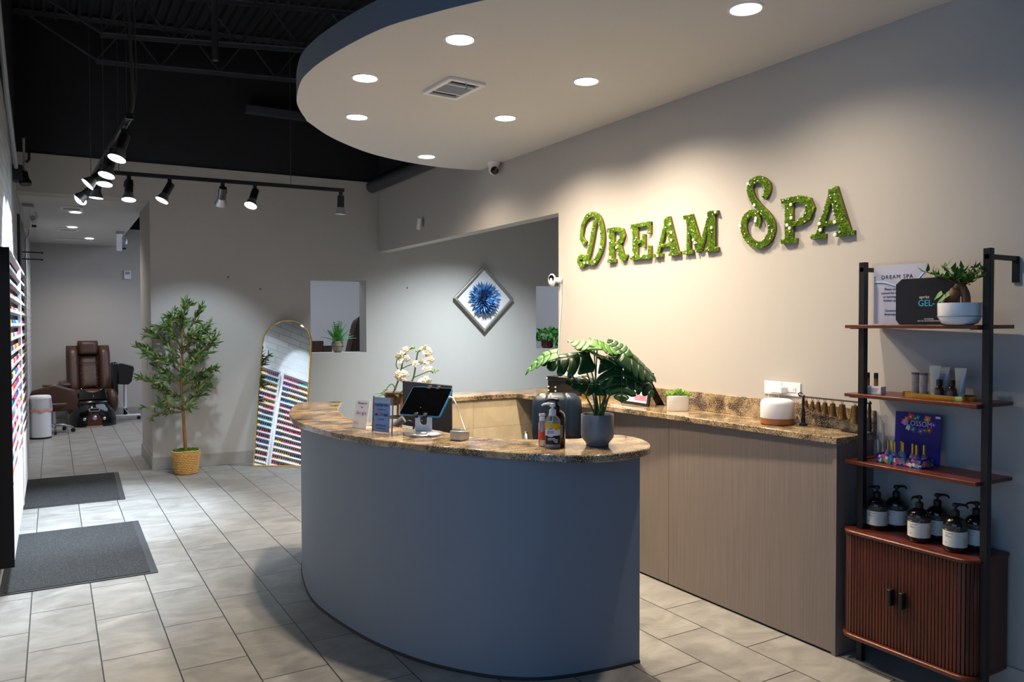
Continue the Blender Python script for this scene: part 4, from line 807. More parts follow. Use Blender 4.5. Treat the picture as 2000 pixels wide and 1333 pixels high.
v0 = pi+radians(32)      # direction of the room seen from the bottles
for i, (x, y, rz, f, lb) in enumerate([(3.330, 2.221, 2.6, 0.1, 'pump bottle in the front row beside the counter end'), (3.417, 2.180, -0.6, 0.15, 'pump bottle in the back row beside the counter end'), (3.300, 1.997, 2.9, 0.1, 'pump bottle in the middle of the front row'), (3.408, 1.978, -0.9, 0.1, 'pump bottle in the middle of the back row'), (3.290, 1.832, -1.0, 0.05, 'pump bottle in the front row beside the shelf post'), (3.395, 1.800, 2.6, 0.1, 'pump bottle in the back row partly hidden by the shelf post')]):
    pump_bottle(x, y, rz, v0+f, lb)

# ---------------------------------------------------------------- things on the back worktop
ZC = 1.0565
t = thing('aroma_diffuser', 'white round aroma diffuser with a wooden base on the granite worktop', 'diffuser', (3.350, 2.824, ZC))
MB().lathe([(0.078, 0.0), (0.086, 0.004), (0.0868, 0.034)], 44).build('wood_base', 'bamboo', t, world=False)
MB().lathe([(0.0868, 0.0345), (0.0872, 0.036), (0.0868, 0.112), (0.081, 0.126), (0.066, 0.134), (0.0001, 0.136)], 44).build('white_cover', 'white_matte', t, world=False, angle=60)
MB().tube(spline([(0.075, -0.045, 0.012), (0.088, -0.060, 0.05), (0.084, -0.078, 0.03), (0.088, -0.085, 0.006), (0.07, -0.08, 0.004)], 6), 0.0022, 6).build('cord', 'white_plastic', t, world=False)
def outlet(y0, y1, label, kind):
    t = thing('wall_outlet', label, 'outlet', (WX, (y0+y1)/2, 1.235), 0, 'outlet plates above the worktop')
    MB().box(WX-0.006, WX-0.0005, y1, y0, 1.197, 1.273).build('cover_plate', 'white_plastic', t, bevel=0.003); yc = (y0+y1)/2
    MB().box(WX-0.009, WX-0.0055, yc-0.033, yc+0.033, 1.219, 1.251).build('receptacle', 'white_gloss', t, bevel=0.003)
    b = MB()
    for s in (-1, 1):
        for q in (-0.006, 0.006): b.box(WX-0.0095, WX-0.0088, yc+s*0.018-0.004, yc+s*0.018+0.004, 1.235+q-0.001, 1.235+q+0.001)
        b.ball((WX-0.009, yc+s*0.018+s*0.009, 1.235), 0.0024, 8, 6)
    b.build('slot', 'matte_black', t)
outlet(3.030, 2.908, 'white outlet plate holding the glowing night light', 0); outlet(2.905, 2.782, 'white double outlet plate beside the night light plate', 1)
t = thing('light_switch', 'white switch plate on the sign wall behind the monstera', 'light switch', (WX, 4.57, 1.245)); MB().box(WX-0.007, WX-0.0005, 4.53, 4.61, 1.185, 1.300).build('switch_plate', 'white_plastic', t, bevel=0.003); MB().box(WX-0.012, WX-0.0065, 4.553, 4.587, 1.212, 1.272).build('rocker', 'white_gloss', t, bevel=0.001)
t = thing('phone_charger', 'white plug adapter in the outlets with a cord behind the diffuser', 'charger', (WX, 2.90, 1.23))
MB().box(WX-0.055, WX-0.0105, 2.868, 2.938, 1.212, 1.248).build('adapter_body', 'white_gloss', t, bevel=0.005); MB().tube(spline([(WX-0.035, 2.90, 1.212), (WX-0.036, 2.90, 1.17), (WX-0.038, 2.88, 1.12), (WX-0.038, 2.86, 1.062)], 5), 0.0022, 6).build('cord', 'white_plastic', t)
t = thing('night_light', 'small glowing white night light plugged beside the adapter', 'night light', (WX, 2.975, 1.235))
MB().box(WX-0.035, WX-0.0105, 2.953, 2.990, 1.212, 1.255).build('shade', mat('night_glow', (240, 240, 255), 0.4, emit=(0.8, 0.86, 1.0), es=0.9), t, bevel=0.008); MB().tube(spline([(WX-0.03, 2.97, 1.212), (WX-0.034, 2.975, 1.18), (WX-0.036, 2.96, 1.10), (WX-0.045, 2.95, 1.062)], 5), 0.002, 6).build('cord', 'white_plastic', t)
t = thing('bell_stand', 'black metal stand with a horizontal bar for the brass bells', 'bell stand', (3.427, 2.56, ZC))
for y in (2.717, 2.330):
    MB().lathe([(0.022, 0.0), (0.021, 0.006), (0.010, 0.014), (0.012, 0.03), (0.008, 0.045), (0.010, 0.07), (0.007, 0.09), (0.0085, 0.118), (0.006, 0.15), (0.009, 0.156), (0.004, 0.162)], 14, (3.427, y, ZC)).build('turned_post', 'black_metal', t)
MB().tube([(3.427, 2.745, 1.211), (3.427, 2.717, 1.208), (3.427, 2.32, 1.207)], 0.0042, 8).build('bar', 'black_metal', t); MB().tube(spline([(3.427, 2.73, 1.209), (3.42, 2.745, 1.220), (3.425, 2.735, 1.228), (3.427, 2.722, 1.222)], 5), 0.003, 6).build('scroll', 'black_metal', t)
MB().box(3.385, 3.400, 2.36, 2.46, ZC, ZC+0.006).build('foot_bar', 'black_metal', t)
BL = ['smallest brass bell hanging beside the stand post', 'second smallest brass bell on the bar', 'third brass bell counting up in size on the bar', 'middle brass bell of the seven on the bar', 'dark brass bell just bigger than the middle one', 'second biggest brass bell on the bar', 'biggest brass bell hanging next to the shelf post']
red = mat('red_cord', (170, 30, 34), 0.6)
for (y, h), lb in zip(((2.698, 0.036), (2.660, 0.041), (2.624, 0.050), (2.583, 0.058), (2.537, 0.066), (2.482, 0.074), (2.409, 0.088)), BL):
    t = thing('brass_bell', lb, 'bell', (3.427, y, 1.2020), 0, 'brass bells on the stand'); r = h*0.30
    MB().tube(spline([(0, 0.004, 0.008), (0, 0.007, 0.002), (0, 0.0, -0.012), (0, -0.007, 0.002), (0, -0.004, 0.008)], 4), 0.0016, 6).build('red_cord', red, t, world=False)
    MB().lathe([(r*0.2, -0.012), (r*0.62, -0.014), (r*0.70, -0.014-h*0.12), (r*0.80, -0.014-h*0.55), (r*1.02, -0.014-h*0.9), (r*1.12, -0.014-h), (r*1.0, -0.014-h), (r*0.8, -0.014-h*0.85)], 20, cap=False).build('bell_body', 'brass', t, world=False)
    b = MB(); [b.lathe([(r*f, -0.014-h*k), (r*f+0.0008, -0.0145-h*k), (r*f, -0.015-h*k)], 20, cap=False) for f, k in ((0.72, 0.18), (0.79, 0.5), (0.93, 0.78))]; b.build('relief_ring', 'brass', t, world=False)
t = thing('picture_frame', 'black easel photo frame standing on the granite worktop', 'frame', (3.33, 3.98, ZC))
fx = Vector((3.318, 3.833, ZC))-Vector((3.332, 4.128, ZC)); PM = frame((3.325, 3.98, ZC+0.0005), fx, (0.17, 0.0, 1)) ; hw = 0.145; fh = 0.222
b = MB().at(PM)
for x0, x1, y0, y1 in ((-hw, hw, 0, 0.018), (-hw, hw, fh-0.018, fh), (-hw, -hw+0.018, 0.018, fh-0.018), (hw-0.018, hw, 0.018, fh-0.018)): b.box(x0, x1, y0, y1, -0.012, 0.004)
b.build('frame_moulding', 'matte_black', t, smooth=False)
MB().at(PM).box(-hw+0.017, hw-0.017, 0.017, fh-0.017, -0.008, -0.003).build('certificate', 'paper', t, smooth=False)
b = MB().at(PM); b.cur = 0; b.box(-0.012, hw-0.03, 0.030, 0.068, -0.003, -0.0025); b.cur = 1; b.box(-0.085, -0.012, 0.030, 0.080, -0.003, -0.0024); b.cur = 2; b.box(-hw+0.019, -0.096, 0.019, 0.09, -0.003, -0.0022); b.build('coloured_print', [mat('pink_print', (222, 120, 138), 0.6), mat('pale_blue_print', (176, 188, 220), 0.6), mat('ochre_print', (200, 150, 84), 0.6)], t, smooth=False)
b = MB().at(PM)
for k in range(6): b.box(-0.07, 0.10-0.015*(k % 3), 0.100+0.015*k, 0.1025+0.015*k, -0.003, -0.0024)
b.build('print_line', 'grey_plastic', t, smooth=False); MB().at(PM).tube(spline([(0.045, 0.048, -0.0018), (0.06, 0.058, -0.0018), (0.064, 0.046, -0.0018), (0.078, 0.056, -0.0018), (0.095, 0.05, -0.0018)], 4), 0.0008, 4).build('signature', 'ink', t)
lg = MB(); A_ = PM @ Vector((0.09, 0.15, -0.012)); 
lg.add([PM @ Vector((0.055, 0.17, -0.013)), PM @ Vector((0.125, 0.17, -0.013)), (3.462, 3.84, ZC+0.0005), (3.462, 3.925, ZC+0.0005), PM @ Vector((0.055, 0.17, -0.016)), PM @ Vector((0.125, 0.17, -0.016)), (3.466, 3.84, ZC+0.0005), (3.466, 3.925, ZC+0.0005)], [(0, 1, 2, 3), (4, 7, 6, 5), (0, 4, 5, 1), (1, 5, 6, 2), (2, 6, 7, 3), (3, 7, 4, 0)]); lg.build('easel_leg', 'matte_black', t, smooth=False)
solo('paper_strip', MB().box(3.185, 3.205, 3.86, 4.06, ZC, ZC+0.0012), 'paper', 'thin strip of white paper on the worktop edge in front of the frame', 'paper')
random.seed(11)
t = thing('succulent_plant', 'green succulents in a low white oval pot on the worktop', 'potted plant', (3.325, 3.565, ZC))
MB().at(RZ(radians(-31))).lathe([(0.062, 0.0005), (0.064, 0.004), (0.066, 0.094), (0.061, 0.095), (0.060, 0.075), (0.0001, 0.074)], 36, sx=1.05, sy=0.62).build('pot', 'white_gloss', t, world=False, angle=55)
b = MB()
for cx, cy, n, L, dz in ((-0.045, 0.032, 22, 0.060, 0.10), (0.0, -0.002, 30, 0.062, 0.115), (0.045, -0.030, 24, 0.060, 0.10), (-0.02, 0.02, 16, 0.05, 0.10), (0.02, -0.005, 20, 0.075, 0.10)):
    for i in range(n):
        a = i*2.4; el = radians(20+60*i/n); d = Vector((cos(a)*cos(el), sin(a)*cos(el), sin(el))); leaf(b, frame((cx, cy, dz-0.02), d, Vector((-sin(a), cos(a), 0))), L*random.uniform(0.7, 1.0)*0.8, 0.026, 0.35, -0.2, 5, 0.9)
b.build('rosettes', 'green_succ', t, world=False, solid=0.0015)
t = thing('storage_box', 'black faceted jewellery style box on the far end of the worktop', 'box', (3.39, 4.86, ZC))
BM = frame((3.375, 4.86, ZC+0.0005), (0.10, -1, 0), (0, 0, 1)); 
MB().at(BM).box(-0.185, 0.185, 0, 0.098, -0.09, 0.02).build('box_body', 'gloss_black', t, bevel=0.002); MB().at(BM).box(-0.195, 0.192, 0.100, 0.128, -0.095, 0.025).build('lid', 'gloss_black', t, bevel=0.002)
for x, y in ((-0.175, 0.018), (-0.175, 0.048), (-0.09, 0.018), (-0.09, 0.048), (-0.188, 0.114)): MB().at(BM).box(x-0.006, x+0.006, y-0.005, y+0.005, 0.020 if y < .1 else 0.025, 0.024 if y < .1 else 0.029).build('white_stud', 'white_gloss', t)
solo('wet_wipes_pack', MB().box(3.36, 3.46, 4.70, 4.85, ZC+0.130, ZC+0.168), 'white_gloss', 'white soft pack lying on top of the black box', 'pack', bevel=0.012)
solo('tape_roll', MB().lathe([(0.022, 0), (0.022, 0.022), (0.016, 0.022)], 20, (3.36, 4.63, ZC+0.130)), mat('teal_plastic', (40, 140, 176), 0.4), 'small turquoise roll on the black box behind the monstera', 'roll')
for x, y, r, h, m, lb in ((3.30, 4.50, 0.024, 0.165, 'gold', 'tall gold canister behind the monstera stems'), (3.30, 4.40, 0.020, 0.075, 'silver', 'short silver jar between the two gold canisters'), (3.32, 4.31, 0.026, 0.11, 'gold', 'gold canister closest to the photo frame')):
    t = thing('canister', lb, 'canister', (x, y, ZC)); MB().lathe([(r, 0.0005), (r, h*0.72)], 24).build('canister_body', m, t, world=False); MB().lathe([(r*1.04, h*0.725), (r*1.04, h*0.97), (r*0.95, h)], 24).build('lid', m if m == 'silver' else 'brass', t, world=False)
# ---------------------------------------------------------------- things on the reception desk
ZT = 1.0405
tm = lambda s, M, x, y, sz, m, t, **kw: text(s, M @ T(x, y, 0.0006), sz, m, t, **kw)
# leaning review card
a, c = Vector((1.381, 4.002, ZT)), Vector((1.424, 3.905, ZT)); fx = (c-a); upv = Vector((1.449, 3.924, ZT+0.140))-(a+c)/2
t = thing('review_card', 'white leaning acrylic card inviting reviews on the desk', 'card', (a+c)/2)
GM_ = frame((a+c)/2, fx, upv); W_ = fx.length; H_ = upv.length
def rr(w, h, r, k=5, y0=0): return [(sx*(w/2-r)+r*cos(an), y0+(h-r if q < 2 else r)+r*sin(an)) for q, sx in enumerate((1, -1, -1, 1)) for an in [q*pi/2+i*pi/2/k for i in range(k+1)]]
MB().at(GM_).prism(rr(W_, H_, 0.008), -0.003, 0.0).build('card_face', 'white_gloss', t)
MB().at(frame((a+c)/2, fx, (0.075, 0.035, 0))).prism([(-W_/2, 0), (W_/2, 0), (W_/2, 0.07), (-W_/2, 0.07)], 0.0003, 0.0033).build('card_foot', 'white_gloss', t)
nav = mat('navy_ink', (28, 44, 120), 0.6)
tm('Review Us', GM_, 0.0, H_*0.875, 0.0155, nav, t); tm('on', GM_, 0, H_*0.73, 0.0155, nav, t)
x = -W_*0.35
for chx, col, adv in zip('Google', ((50, 100, 220), (214, 50, 46), (240, 180, 30), (50, 100, 220), (40, 150, 70), (214, 50, 46)), (0.0185, 0.0135, 0.0135, 0.0135, 0.0065, 0.012)):
    tm(chx, GM_, x, H_*0.51, 0.0245, mat('print_%d%d%d' % col, col, 0.6), t, align='LEFT'); x += adv
ro = mat('rose_print', (214, 70, 110), 0.6); b = MB()
for k, (cx, cy, r) in enumerate(((-0.028, 0.030, 0.008), (-0.013, 0.028, 0.005))): b.at(GM_ @ T(cx, cy, 0.0004)).lathe([(r, 0), (r, 0.0003), (r*0.75, 0.0003), (r*0.75, 0)], 18, cap=False)
b.at(GM_).box(-0.043, -0.041, 0.02, 0.038, 0.0003, 0.0006); b.build('tap_icon', ro, t, smooth=False)
# acrylic frame with the blue notice
a, c = Vector((1.416, 3.788, ZT)), Vector((1.471, 3.664, ZT)); fx = c-a; upv = Vector((0.018, -0.011, 0.183))
t = thing('notice_frame', 'clear framed blue notice standing beside the tablet', 'notice', (a+c)/2); BM2 = frame((a+c)/2, fx, upv); W_ = fx.length; H_ = upv.length
MB().at(BM2).box(-W_/2, W_/2, 0.002, H_, -0.0055, -0.0035).build('back_sheet', 'acrylic', t)
MB().at(BM2).box(-W_/2+0.003, W_/2-0.018, 0.004, H_*0.985, -0.0030, -0.0022).build('notice_paper', mat('notice_blue', (62, 132, 212), 0.55), t)
MB().at(BM2).box(-W_/2+0.003, W_/2-0.018, H_*0.83, H_*0.985, -0.0022, -0.0020).build('header_strip', mat('notice_pale', (140, 184, 226), 0.55), t)
MB().at(BM2).box(-W_/2, W_/2, 0.002, H_, -0.0012, 0.0).build('front_sheet', 'acrylic', t)
gl = mat('frame_bronze', (120, 92, 60), 0.4, metal=0.6); MB().at(BM2).box(-W_/2-0.003, -W_/2, 0, H_+0.002, -0.006, 0.001).build('edge_strip', gl, t, smooth=False); MB().at(BM2).box(W_/2, W_/2+0.003, 0, H_+0.002, -0.006, 0.001).build('edge_strip', gl, t, smooth=False)
cx = -0.008; ik = mat('deep_blue_ink', (24, 60, 110), 0.6)
tm('DREAM SPA', BM2, cx, H_*0.735, 0.0185, ik, t, sx=0.95); tm('We proudly accept', BM2, cx, H_*0.635, 0.008, ik, t)
b = MB().at(BM2)
for k, (x0, x1) in enumerate(((-0.050, -0.034), (-0.030, -0.012), (-0.008, 0.012), (0.016, 0.036))): b.cur = k % 3; b.box(x0+cx+0.006, x1+cx+0.006, H_*0.47, H_*0.53, 0.0002, 0.0006)
b.build('card_logos', [ik, ro, mat('sky_print', (60, 120, 200), 0.6)], t, smooth=False)
tm('PAY HERE', BM2, cx, H_*0.36, 0.009, ik, t); tm('gift certificates sold', BM2, cx, H_*0.20, 0.009, ik, t); tm('see the front desk', BM2, cx, H_*0.11, 0.009, ik, t)
# tablet on a stand
t = thing('tablet_stand', 'tablet in a blue case clamped on a white round foot stand', 'tablet', (1.606, 3.566, ZT))
MB().lathe([(0.098, 0.0), (0.100, 0.004), (0.098, 0.009), (0.060, 0.017), (0.030, 0.020), (0.0001, 0.021)], 44).build('round_foot', 'silver', t, world=False, angle=60)
ax = Vector((0.859, -0.512, 0)); NK = frame((1.606, 3.566, ZT+0.018), ax, (0.02, 0.03, 1))
b = MB().at(NK); b.box(-0.042, -0.017, 0, 0.088, -0.006, 0.006); b.box(0.017, 0.042, 0, 0.088, -0.006, 0.006); b.prism([(-0.017, 0), (0.017, 0), (0.017, 0.045)]+[(0.017*cos(an), 0.045-0.017*sin(an)) for an in [i*pi/8 for i in range(1, 8)]]+[(-0.017, 0.045)], -0.006, 0.006)
b.build('neck', 'white_gloss', t, smooth=False); 
MB().at(NK).tube([(0, 0.085, 0.0), (0.0, 0.125, 0.012)], 0.02, 12).build('tilt_joint', 'grey_plastic', t)
pA, pB_, pC, pD = Vector((1.497, 3.631, 1.142)), Vector((1.682, 3.520, 1.128)), Vector((1.737, 3.488, 1.280)), Vector((1.549, 3.600, 1.286))
ctr = (pA+pB_+pC+pD)/4; cR, cF = Vector((0.859, -0.512, 0)), Vector((0.512, 0.859, 0)); ps, ta = radians(28), radians(44)
TX = cR*cos(ps)-cF*sin(ps); TU = Vector((0, 0, cos(ta)))+(cR*sin(ps)+cF*cos(ps))*sin(ta); TM = frame(ctr, TX, TU); tw_, th_ = 0.238, 0.176
MB().at(TM @ T(0, -th_/2, 0)).prism(rr(tw_+0.006, th_+0.006, 0.012, y0=-0.003), -0.010, 0.0).build('case', mat('case_blue', (40, 130, 190), 0.35), t)
MB().at(TM @ T(0, -th_/2, 0)).prism(rr(tw_, th_, 0.010), 0.0001, 0.0015).build('screen', 'screen_black', t)
for x, y in ((-0.018, -1), (0.036, -1), (-0.018, 1), (0.036, 1)): MB().at(TM).box(x-0.011, x+0.011, y*th_/2-0.012, y*th_/2+0.012, -0.012, 0.006).build('clamp', 'matte_black', t, bevel=0.003)
e = TM @ Vector((tw_/2, 0.035, -0.004))
cb = MB().tube(spline([e, e+Vector((0.014, -0.009, 0.001)), (1.706, 3.402, 1.208), (1.722, 3.39, 1.150), (1.715, 3.318, 1.083)], 8), 0.0026, 8); cb.tube([e, e+Vector((0.012, -0.007, 0))], 0.0055, 10); cb.build('charging_cable', 'white_plastic', t)
# card reader
t = thing('card_reader', 'small silver card reader box at the desk edge beside the tablet', 'card reader', (1.68, 3.31, ZT)); CR = frame((1.665, 3.267, ZT+0.0005), (0.062, 0.028, 0), (0, 0, 1))
u1 = Vector((1.727, 3.295, 0))-Vector((1.665, 3.267, 0)); u2 = Vector((1.630, 3.317, 0))-Vector((1.665, 3.267, 0)); p0 = Vector((1.665, 3.267, ZT+0.0005))
def pr(u, v, z): return p0+u1*u+u2*v+Vector((0, 0, z))
b = MB(); b.add([pr(0, 0, 0), pr(1, 0, 0), pr(1, 1, 0), pr(0, 1, 0), pr(0, 0, 0.047), pr(1, 0, 0.040), pr(1, 1, 0.040), pr(0, 1, 0.047)], [(0, 3, 2, 1), (4, 5, 6, 7), (0, 1, 5, 4), (1, 2, 6, 5), (2, 3, 7, 6), (3, 0, 4, 7)]); b.build('reader_body', 'silver', t, bevel=0.004)
b = MB(); b.add([pr(0.1, 0.15, 0.0465), pr(0.75, 0.15, 0.042), pr(0.75, 0.85, 0.042), pr(0.1, 0.85, 0.0465), pr(0.12, 0.18, 0.057), pr(0.72, 0.18, 0.051), pr(0.72, 0.82, 0.051), pr(0.12, 0.82, 0.057)], [(4, 5, 6, 7), (0, 1, 5, 4), (1, 2, 6, 5), (2, 3, 7, 6), (3, 0, 4, 7)]); b.build('top_block', 'silver', t, bevel=0.002)
MB().tube([pr(0.2, 0.22, 0.0562), pr(0.2, 0.78, 0.0562)], 0.0028, 6).build('card_slot', 'matte_black', t)
# monitor seen from behind, on the lower work surface
t = thing('computer_monitor', 'dark grey monitor standing behind the tablet on the work surface', 'monitor', (1.83, 4.03, 0.76))
a, c = Vector((1.716, 4.10, 0)), Vector((1.959, 3.955, 0)); MM = frame((a.x, a.y, 1.0), c-a, (0, 0, 1)); L = (c-a).length
b = MB().at(MM); b.add([(0, 0.02, 0), (L, -0.03, 0), (L, 0.245, 0), (0, 0.275, 0), (0, 0.02, -0.03), (L, -0.03, -0.03), (L, 0.245, -0.03), (0, 0.275, -0.03)], [(0, 1, 2, 3), (7, 6, 5, 4), (0, 4, 5, 1), (1, 5, 6, 2), (2, 6, 7, 3), (3, 7, 4, 0)])
b.build('screen_housing', 'dark_grey', t, bevel=0.004, smooth=False); MB().at(MM).box(0.015, L-0.012, 0.03, 0.235, -0.032, -0.0305).build('screen', 'screen_black', t)
MB().box(1.80, 1.88, 4.04, 4.10, 0.765, 1.05).build('stand_neck', 'dark_grey', t, bevel=0.01); MB().lathe([(0.11, 0), (0.11, 0.008), (0.04, 0.016)], 32, (1.84, 4.07, 0.7605)).build('stand_foot', 'dark_grey', t)
t = thing('barcode_scanner', 'grey handheld scanner with a curled cord beside the monitor', 'scanner', (1.64, 3.99, 0.76))
MB().tube([(1.60, 4.02, 1.008), (1.650, 3.99, 1.052), (1.672, 3.975, 1.070)], [0.014, 0.020, 0.022], 12).build('scanner_body', 'mid_grey', t); MB().box(1.615, 1.665, 3.98, 4.03, 0.7605, 1.01).build('holder', 'matte_black', t, bevel=0.006)
MB().tube(spline([(1.672, 3.975, 1.05), (1.70, 3.955, 1.06), (1.72, 3.95, 1.03), (1.705, 3.95, 0.99), (1.70, 3.96, 0.92)], 6), 0.004, 6).build('cord', 'matte_black', t)
# bottles
t = thing('spray_bottle', 'slim clear spray bottle with an orange label beside the soap', 'bottle', (1.912, 2.937, ZT))
clr = clear('clear_plastic', (0.93, 0.94, 0.95), 0.06, 0.05, 0.10)
MB().lathe([(0.0155, 0), (0.017, 0.003), (0.017, 0.105), (0.012, 0.116), (0.0095, 0.120)], 24).build('bottle_body', clear('pinkish_plastic', (0.95, 0.85, 0.87), 0.06, 0.05, 0.35, (0.75, 0.55, 0.58)), t, world=False)
MB().lathe([(0.0172, 0.030), (0.0172, 0.068)], 24, cap=False).build('orange_label', mat('orange_label', (226, 84, 40), 0.5), t, world=False)
b = MB(); b.lathe([(0.0125, 0.118), (0.0125, 0.136), (0.008, 0.139)], 18); b.box(-0.013, 0.013, -0.007, 0.007, 0.139, 0.150); b.build('spray_cap', 'white_gloss', t, world=False)
t = thing('soap_bottle', 'clear pump bottle with a yellow and black label on the desk', 'soap bottle', (1.930, 2.878, ZT)); fa = pi+radians(62)
sxy = 0.80
def ov(b, prof, n=32, cap=True): b.at(RZ(fa+pi/2)).lathe(prof, n, sx=1.0, sy=0.72, cap=cap); b.M = Matrix.Identity(4); return b
ov(MB(), [(0.032, 0.0), (0.0355, 0.004), (0.036, 0.115), (0.033, 0.130), (0.018, 0.145), (0.013, 0.148)]).build('bottle_body', clr, t, world=False, angle=60)
ov(MB(), [(0.0335, 0.004), (0.0335, 0.112), (0.030, 0.118)]).build('soap_liquid', clear('soap_gel', (0.90, 0.92, 0.91), 0.03, 0.05, 0.22, (0.75, 0.77, 0.75)), t, world=False)
LM = T(0, 0, 0) @ RZ(fa+pi/2)
def larc(b, u0, u1, z0, z1, r=0.0364, k=14): 
    b.at(LM); b.grid([[(r*sin(u0+(u1-u0)*i/k), -r*0.72*cos(u0+(u1-u0)*i/k), z) for i in range(k+1)] for z in (z0, z1)]); b.M = Matrix.Identity(4); return b
larc(MB(), -1.15, 1.15, 0.083, 0.113).build('yellow_label_band', mat('label_yellow', (226, 178, 24), 0.45), t, world=False); larc(MB(), -1.15, 1.15, 0.058, 0.083).build('white_label_band', 'paper', t, world=False); larc(MB(), -1.15, 1.15, 0.018, 0.058).build('black_label_band', 'matte_black', t, world=False)
SM = LM @ frame((-0.011, -0.0272, 0.0), (1, 0, 0), (0, 0, 1)); MB().at(SM @ T(0, 0.074, 0)).lathe([(0.0001, 0.001), (0.0205, 0.001), (0.0215, 0.0)], 32).build('label_disc', 'paper', t, world=False)
text('JOSS', SM @ T(0.0, 0.068, 0.0015), 0.0175, nav, t, world=False, sx=0.85); MB().at(SM).box(-0.009, 0.009, 0.088, 0.092, 0.001, 0.0016).build('leaf_print', 'green_olive', t, world=False)
b = MB().at(SM)
for k, (x0, x1) in enumerate(((-0.014, 0.020), (-0.014, 0.032), (0.012, 0.030), (0.018, 0.032))): b.box(x0, x1, 0.045-0.006*k, 0.0475-0.006*k, -0.0005, 0.0012 if k < 2 else 0.001)
b.build('print_line', 'paper', t, world=False, smooth=False)
b = MB(); b.lathe([(0.0150, 0.146), (0.0150, 0.170), (0.010, 0.176)], 20); b.lathe([(0.0055, 0.176), (0.0055, 0.190)], 10); b.lathe([(0.0125, 0.186), (0.0125, 0.200), (0.008, 0.203)], 18)
b.tube(spline([(0, 0, 0.197), (-0.020, 0.010, 0.199), (-0.036, 0.019, 0.196), (-0.043, 0.023, 0.190)], 4), [0.006]*5+[0.005]*4+[0.004]*4, 8); b.build('pump_head', 'white_plastic', t, world=False); MB().tube([(0, 0, 0.01), (0, 0, 0.15)], 0.003, 6).build('dip_tube', 'white_plastic', t, world=False)
t = thing('lotion_bottle', 'dark brown pump bottle with a pale label behind the soap', 'lotion bottle', (1.985, 2.928, ZT))
MB().lathe([(0.038, 0), (0.041, 0.005), (0.0415, 0.130), (0.036, 0.148), (0.022, 0.160), (0.014, 0.163)], 36).build('bottle_body', 'amber', t, world=False, angle=60)
MB().grid([[(0.0418*cos(v0-0.2+1.35*(i/20*2-1)), 0.0418*sin(v0-0.2+1.35*(i/20*2-1)), z) for i in range(21)] for z in (0.040, 0.098)]).build('pale_label', mat('label_sage', (168, 174, 156), 0.55), t, world=False)
b = MB(); pump_head(b, 0.162, radians(152), 0.050, 0.0165); b.build('pump_head', 'matte_black', t, world=False)

# ---------------------------------------------------------------- monstera
random.seed(21)
mo = thing('monstera_plant', 'monstera with split leaves in a grey pot on the desk end', 'potted plant', (2.150, 2.836, ZT))
MB().lathe([(0.050, 0.0), (0.0525, 0.002), (0.0525, 0.010), (0.058, 0.017), (0.0735, 0.036), (0.0755, 0.050), (0.0755, 0.142), (0.0735, 0.144), (0.0715, 0.142), (0.0715, 0.118), (0.0001, 0.117)], 44).build('pot', 'pot_grey', mo, world=False, angle=55)
MB().lathe([(0.0713, 0.1185), (0.04, 0.122), (0.0001, 0.123)], 24).build('soil', 'soil', mo, world=False)
cr, cf = Vector((0.859, -0.512, 0)), Vector((0.512, 0.859, 0))
def D3(r, f, z): return cr*r+cf*f+Vector((0, 0, z))
def mleaf(at, tip, nrm, L, W, m, cup=0.18, droop=0.25, lobes=5):
    at = Vector(at); M = frame(at, tip, Vector(nrm).cross(Vector(tip))); b = MB()
    def wd(t): return W*0.5*(sin(pi*min(1, (t*0.93+0.07))**0.62))**0.85
    def pt(t, s, k):   # s side, k 0..1 outwards, lobes sweep towards the tip
        w_ = wd(t)*k; x = L*(t-0.18)+w_*0.30*k*(1 if t > 0.12 else -0.9); return M @ Vector((x, s*w_, -cup*w_*w_/W*2-droop*L*max(0, t)**2+0.004*sin(8*t)*k))
    for s in (-1, 1):
        edges = [i/lobes for i in range(lobes+1)]
        for i in range(lobes):
            a, c = edges[i]+0.001, edges[i+1]-0.001; g = 0.30 if 0 < i else 0.05
            rows = []
            for q in range(7):
                k = q/6; sh = g*max(0, (k-0.50)/0.50)**1.4*(c-a); rows.append([pt(a+sh*0.9+(c-a-sh*1.1)*j/3, s, k*(1-0.10*((j-1.5)/1.5)**2*(k > 0.9))) for j in range(4)])
            b.grid(rows)
    o = b.build('leaf', m, mo, solid=0.0012, angle=80)
    v = MB(); v.tube([pt(t/8, 1, 0.0)+Vector((0, 0, -0.001)) for t in range(0, 9)], [0.0028]*4+[0.002]*5, 6); v.build('leaf_midrib', 'green_olive', o)
    return o
